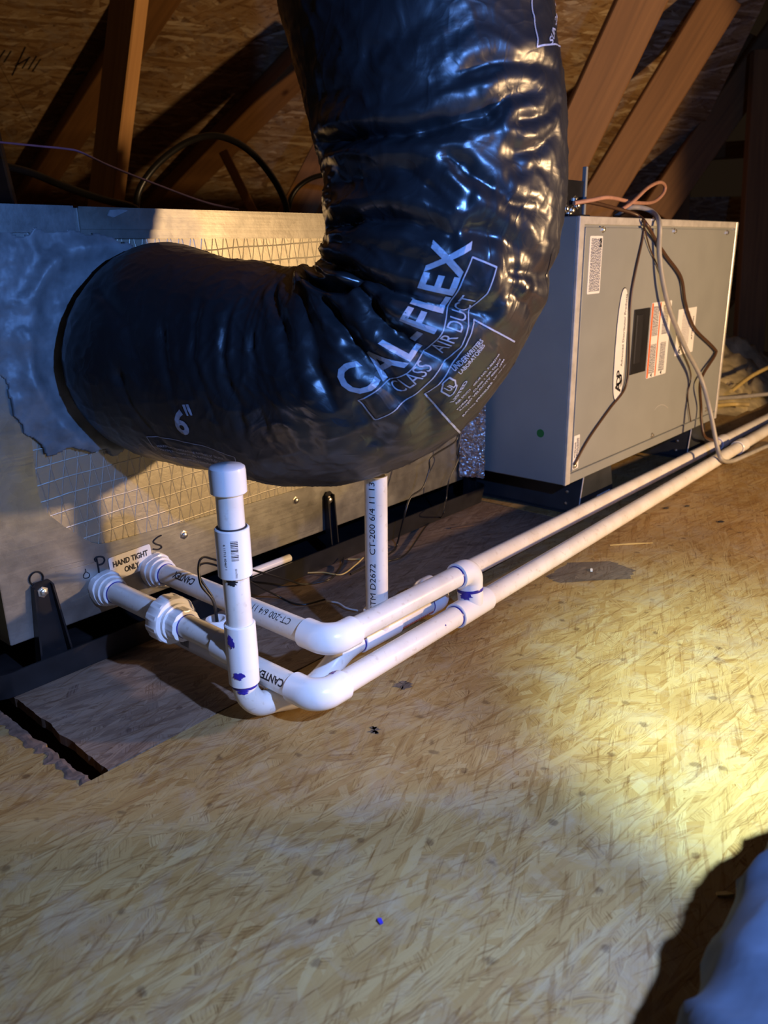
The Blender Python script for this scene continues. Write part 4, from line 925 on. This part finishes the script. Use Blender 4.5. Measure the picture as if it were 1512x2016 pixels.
for i, t in enumerate(('LISTED', 'AIR DUCT   ISSUE NO. F-8647746', 'FORM A   CLASS 1 AIR DUCT', 'RATED VELOCITY 4000 FPM', 'RATED PRESSURE 10" W.G.', 'MAXIMUM TEMPERATURE 250 F')):
    o = i * 6.5; duct_text(t, (886 + o * 0.9, 790 + o), ((915 if i == 0 else 975) + o * 0.8, (752 if i == 0 else 690) + o * 0.9), 0.0035, bold=0.02, cell=0.6, name='small_print')
duct_line([(869 + 14 * math.cos(a) + 13, 759 + 18 * math.sin(a)) for a in [2 * PI * k / 18 for k in range(19)]], 0.0011, 'approval_ring')
duct_text('UL', (876, 768), (890, 752), 0.009, bold=0.02, cell=0.3)
duct_text('6', (342, 831), (368, 834), 0.029, bold=0.03); duct_text('"', (371, 824), (383, 826), 0.029, bold=0.02)
duct_line([(308, 884), (290, 858), (330, 863), (400, 880), (462, 899), (468, 915)], 0.0008)
for i in range(3): duct_text('MAXIMUM TEMPERATURE RATING 6" DUCT', (312 + 4 * i, 877 + 8 * i), (440, 906 + 7 * i), 0.0036, cell=0.6, name='small_print')
duct_line([(1048, -20), (1050, 40), (1052, 92), (1110, 93)], 0.0012)
for i, t in enumerate(('SINGLE RUN', 'SUN CAUTION', 'CAUTION DO', 'NOT EXPOSE')): duct_text(t, (1072 + i * 9, 85), (1069 + i * 9, 5), 0.0052, bold=0.02, cell=0.4, name='small_print')
# lengthwise jacket seam on the outer side
duct_line([(640, 948), (760, 926), (880, 872), (960, 800), (1020, 720), (1062, 620), (1085, 500)], 0.0014, 'jacket_seam').data.materials[0] = MT['film']
# galvanised strap holding the duct from above, out at the rafters
tube('collar', [(.542, .8655, .368), (.545, .842, .367)], 0.105, 'galv', duct, 48)

# ================================================================== cables and wires
def cable(name, pts, r, mat, label, cat='cable', group=None, n=10, seg=10): return tag(tube(name, smoothpath(pts, n), r, mat, None, seg), label, cat, group)
cable('grey_cable', [onZ(1560, 866, 0.02), onZ(1512, 878, 0.012), onZ(1470, 896, 0.012), onY(1440, 908, 0.565), onY(1421, 905, 0.560), onY(1412, 880, 0.575), onY(1398, 810, 0.600), F3(1380, 745, 0.03), F3(1352, 690, 0.025), F3(1322, 620, 0.02), F3(1306, 560, 0.016), F3(1298, 500, 0.012), F3(1298, 440, 0.012), onY(1285, 418, FY + 0.01), onY(1262, 409, FY + 0.03), onY(1235, 410, FY + 0.05), onY(1210, 425, FY + 0.08)], 0.0048, 'cablegrey', 'thick flat grey cable draped over the furnace front to the pipes', n=10)
cable('brown_cable', [onY(1100, 392, FY + 0.05), onY(1160, 398, FY + 0.03), onY(1215, 411, FY + 0.02), onY(1255, 424, FY + 0.005), F3(1275, 445, 0.01), F3(1292, 475, 0.006), F3(1312, 505, 0.006), F3(1340, 545, 0.006), F3(1348, 590, 0.006), F3(1356, 620, 0.006), F3(1370, 650, 0.006), F3(1405, 685, 0.006), F3(1408, 698, 0.006), F3(1385, 735, 0.01), F3(1378, 760, 0.015), F3(1380, 800, 0.01), onY(1381, 830, FY - 0.02), onY(1388, 860, FY - 0.03), onY(1410, 868, FY - 0.03)], 0.0034, 'cablebrown', 'dark brown cable zigzagging down the right half of the furnace')
cable('brown_wire', [F3(1268, 432, 0.008), F3(1267, 460, 0.003), F3(1252, 530, 0.003), F3(1243, 580, 0.003), F3(1239, 640, 0.004), F3(1237, 720, 0.004), F3(1230, 765, 0.004), F3(1200, 805, 0.003), F3(1160, 862, 0.003), F3(1131, 914, 0.003)], 0.0022, 'cablebrown', 'thin brown wire slanting past the white badge to the lower left screw')
cable('thin_brown_wire', [F3(1269, 450, 0.006), F3(1280, 490, 0.004), F3(1299, 535, 0.003), F3(1320, 600, 0.003), F3(1340, 680, 0.003), F3(1360, 735, 0.003), F3(1354, 780, 0.004), F3(1360, 830, 0.004)], 0.0013, 'cablebrown', 'thin brown wire running down behind the grey cable')
cable('pink_cable', [onY(1130, 400, FY + 0.03), onY(1165, 394, FY + 0.02), onY(1200, 389, FY + 0.02), onY(1250, 399, FY + 0.04), onY(1285, 398, FY + 0.08), onY(1305, 382, FY + 0.09), onY(1309, 366, FY + 0.09), onY(1298, 359, FY + 0.07), onY(1275, 370, FY + 0.04), onY(1245, 398, FY + 0.02), onY(1225, 412, FY + 0.02)], 0.0036, 'cablepink', 'pinkish copper-coloured cable looped above the furnace top')
cable('black_cable', [at(-60, 310, 1.6), at(0, 325, 1.6), at(60, 340, 1.6), at(130, 368, 1.6), at(200, 392, 1.6), at(262, 408, 1.6), at(270, 420, 1.6)], 0.0075, 'cableblk', 'black cable sagging across the rafters at upper left')
cable('looped_cable', [at(268, 424, 1.62), at(272, 380, 1.62), at(295, 340, 1.62), at(330, 305, 1.62), at(375, 277, 1.62), at(420, 267, 1.62), at(465, 280, 1.62), at(505, 310, 1.62), at(540, 355, 1.62), at(560, 395, 1.62), at(566, 422, 1.62)], 0.0068, 'cableblk', 'black cable arching in a loop above the metal cabinet')
cable('small_looped_cable', [at(566, 424, 1.9), at(575, 385, 1.9), at(600, 358, 1.9), at(640, 344, 1.9), at(690, 350, 1.9)], 0.006, 'cableblk', 'short curved black cable beside the duct above the cabinet')
cable('lilac_wire', [at(-40, 276, 1.3), at(70, 287, 1.3), at(130, 293, 1.3), at(160, 300, 1.3), at(215, 326, 1.3), at(300, 360, 1.3), at(400, 397, 1.3), at(470, 413, 1.3)], 0.0017, 'cablepur', 'thin lilac wire strung across in front of the rafters', 'wire')
cable('control_wire', [onY(902, 850, 0.80), onY(895, 870, 0.80), onY(850, 900, 0.80), onY(845, 925, 0.80), onY(832, 960, 0.80), onY(808, 980, 0.80), onY(795, 1020, 0.80), onZ(782, 1070, 0.004), onZ(774, 1085, 0.003), onZ(740, 1105, 0.003), onZ(690, 1130, 0.003)], 0.0016, 'cableblk', 'thin black wire hanging from the duct to the floor by the open pipe', 'wire')
cable('control_wire', [onY(908, 850, 0.82), onY(900, 890, 0.82), onY(902, 905, 0.82), onY(884, 945, 0.82), onY(878, 985, 0.82), onY(873, 1010, 0.80), onZ(866, 1020, 0.003), onZ(840, 1035, 0.003), onZ(800, 1090, 0.003), onZ(760, 1106, 0.003)], 0.0013, 'cableblk', 'second thin black wire hanging nearer the right bracket', 'wire')
cable('switch_wire', [Vector((LX, 0.690, LZ + 0.030)), Vector((LX - 0.001, 0.692, LZ + 0.062)), Vector((LX - 0.010, 0.700, LZ + 0.085)), Vector((LX + 0.002, 0.712, 0.150)), Vector((LX + 0.05, 0.74, 0.125)), onZ(560, 1140, 0.03), onZ(600, 1150, 0.004), onZ(650, 1140, 0.003), onZ(672, 1115, 0.003), onZ(677, 1098, 0.010)], 0.0014, 'cableblk', 'black wire rising from the float switch and looping along the floor', 'wire')
cable('switch_wire', [Vector((LX + 0.003, 0.692, LZ + 0.030)), Vector((LX + 0.002, 0.695, LZ + 0.062)), Vector((LX - 0.006, 0.706, LZ + 0.090)), Vector((LX + 0.008, 0.72, 0.140)), Vector((LX + 0.06, 0.75, 0.11)), onZ(540, 1170, 0.01), onZ(590, 1190, 0.003), onZ(640, 1180, 0.003)], 0.0014, 'cableblk', 'black wire from the float switch lying lower on the floor', 'wire')
cable('bare_wire', [onZ(600, 1128, 0.004), onZ(635, 1127, 0.004), onZ(672, 1131, 0.003), onZ(700, 1112, 0.004), onZ(715, 1098, 0.006)], 0.0011, 'cableyel', 'short yellowish wire end on the old floor panel', 'wire')
cable('bare_wire', [onZ(685, 1101, 0.004), onZ(712, 1101, 0.004)], 0.0011, 'cableyel', 'tiny yellowish wire end beside the open pipe', 'wire', n=3)
cable('white_wire', [onZ(643, 1184, 0.004), onZ(665, 1187, 0.004), onZ(682, 1197, 0.004), onZ(704, 1202, 0.004)], 0.0013, 'wirewhite', 'short curled white wire near the front elbow', 'wire')
# white conduit lying in the pan
cd_ = thing('pan_drain_stub', 'short white plastic tube lying in the drain pan behind the riser', 'pipe')
a, b = onY(492, 1128, CY - 0.010), onY(570, 1098, CY - 0.010)
lathe('tube', a, b - a, [(0, 0.0058), ((b - a).length, 0.0058)], 'pvcfit', cd_, 20)
cable('yellow_cable', [onZ(1400, 800, 0.05), onZ(1440, 796, 0.03), onZ(1475, 797, 0.03)], 0.006, 'cableyel', 'yellow cable on the floor behind the far end of the furnace')
cable('dusty_cable', [onZ(1400, 785, 0.06), onZ(1450, 782, 0.05), onZ(1520, 775, 0.05)], 0.006, 'cablegrey', 'dusty grey cable over the insulation right of the furnace')
cable('tan_cable', [onZ(1440, 770, 0.08), onZ(1480, 740, 0.10), onZ(1530, 715, 0.12)], 0.006, 'cableyel', 'tan cable curving over the insulation at the right edge')

# insulation batts beyond the furnace
def mound(name, c, rx, ry, h, seed, label):
    NUu, NVv = 40, 40; vs = []
    for j in range(NVv + 1):
        for i in range(NUu + 1):
            u, v = -1 + 2 * i / NUu, -1 + 2 * j / NVv; e_ = max(0.0, 1 - (u * u) ** 1.5) * max(0.0, 1 - (v * v) ** 1.5)
            z = h * e_ * (0.75 + 0.5 * noise.fractal(Vector((u * 2.2 + seed, v * 2.2, 0)), 0.8, 2, 4)); vs.append((c[0] + u * rx, c[1] + v * ry, max(0.0, z)))
    fs = [(j * 41 + i, j * 41 + i + 1, (j + 1) * 41 + i + 1, (j + 1) * 41 + i) for j in range(NVv) for i in range(NUu)]
    b = len(vs); vs += [(c[0] - rx, c[1] - ry, -0.0005), (c[0] + rx, c[1] - ry, -0.0005), (c[0] + rx, c[1] + ry, -0.0005), (c[0] - rx, c[1] + ry, -0.0005)]; fs.append((b + 3, b + 2, b + 1, b))
    return tag(mesh(name, vs, fs, 'batt', None, True), label, 'insulation', 'insulation batts')
mound('insulation_batt', (2.85, 1.18, 0), 0.45, 0.44, 0.22, 3.0, 'larger dusty yellow insulation batt heaped past the furnace end')
mound('insulation_batt', (2.70, 0.86, 0), 0.20, 0.13, 0.08, 8.0, 'small strip of yellow insulation on the floor beside the pipes')

# ================================================================== person kneeling at the lower right
pts = [(-0.22, 0.04, 0.050), (-0.10, 0.035, 0.056), (0.08, 0.025, 0.066), (0.20, 0.025, 0.070), (0.30, 0.0265, 0.075), (0.40, 0.030, 0.080), (0.49, 0.030, 0.085), (0.555, 0.008, 0.092), (0.565, -0.06, 0.118), (0.51, -0.15, 0.185), (0.42, -0.27, 0.28), (0.32, -0.40, 0.38)]
rr = [0.040, 0.044, 0.054, 0.059, 0.063, 0.067, 0.070, 0.074, 0.082, 0.090, 0.098, 0.106]
pp = smoothpath(pts, 14); rs_ = [np.interp(i / 14, range(len(rr)), rr) for i in range(len(pp))]
leg = tube('person', pp, rs_, 'denim', None, 64)
me = leg.data
for v in me.vertices:
    n_ = v.normal; f_ = noise.fractal(Vector((v.co.x * 9, v.co.y * 14, v.co.z * 14)), 0.9, 2, 4); rd = 1 - abs(noise.noise(Vector((v.co.x * 24 + v.co.z * 12, v.co.y * 10, v.co.z * 16))))
    v.co += n_ * (0.004 * f_ + 0.006 * (rd ** 5 - 0.3)); v.co.z = max(v.co.z, 0.001)
tag(leg, 'kneeling leg in blue denim at the lower right corner', 'person')
sh = tube('shoe', smoothpath([(-0.20, 0.06, 0.045), (-0.25, 0.062, 0.042), (-0.32, 0.062, 0.035), (-0.38, 0.06, 0.030)], 6), [np.interp(i / 6, range(4), [0.042, 0.046, 0.042, 0.028]) for i in range(19)], 'rubber', leg, 24)

# ================================================================== litter on the floor
def crumb(name, px, py, l, wd, ang, mat, label, z=0.0):
    c = onZ(px, py, 0.0); d = Vector((math.cos(ang), math.sin(ang), 0)); s = Vector((-d.y, d.x, 0))
    vs = [c - d * l / 2 - s * wd, c - s * wd * 1.2 + d * l * 0.1, c + d * l / 2, c + d * l * 0.05 + s * wd, c - d * l / 2 + s * wd * 0.7]
    vs = [v + Z * (z + 0.0003) for v in vs]; n = len(vs); vs += [v + Z * (0.0012 + 0.001 * (i % 2)) for i, v in enumerate(vs)]
    fs = [tuple(range(n))[::-1], tuple(range(n, 2 * n))] + [(i, (i + 1) % n, n + (i + 1) % n, n + i) for i in range(n)]
    return tag(mesh(name, vs, fs, mat), label, 'debris', 'litter on the attic floor')
crumb('wood_sliver', 1243, 1072, 0.075, 0.0009, -0.75, 'cableyel', 'long pale wood sliver on the floor right of the long pipes')
crumb('wood_chip', 1164, 1123, 0.012, 0.0018, 0.5, 'labelw', 'short white chip by the dark stain beside the front pipe')
crumb('bark_crumb', 1312, 1001, 0.011, 0.0022, -0.6, 'ink', 'dark curled crumb on the floor right of the sliver')
crumb('bark_crumb', 1420, 1028, 0.011, 0.0026, -0.8, 'ink', 'dark crumb furthest right on the brown floor')
crumb('bark_crumb', 1353, 997, 0.010, 0.0018, -0.6, 'ink', 'dark thin crumb between the two other dark crumbs')
crumb('paper_fleck', 747, 1815, 0.006, 0.0016, 1.2, 'primer', 'small blue fleck on the open floor in the foreground')
crumb('pale_splinter', 1428, 1762, 0.014, 0.0018, -0.9, 'cableyel', 'pale splinter lying in the shadow beside the leg')
crumb('wood_splinter', 700, 1150, 0.0, 0.0, 0, 'torn', None) if False else None
crumb('nail', 910, 1038, 0.045, 0.0022, -0.55, 'joist', 'dark nail-like strip on the old floor behind the pipes')
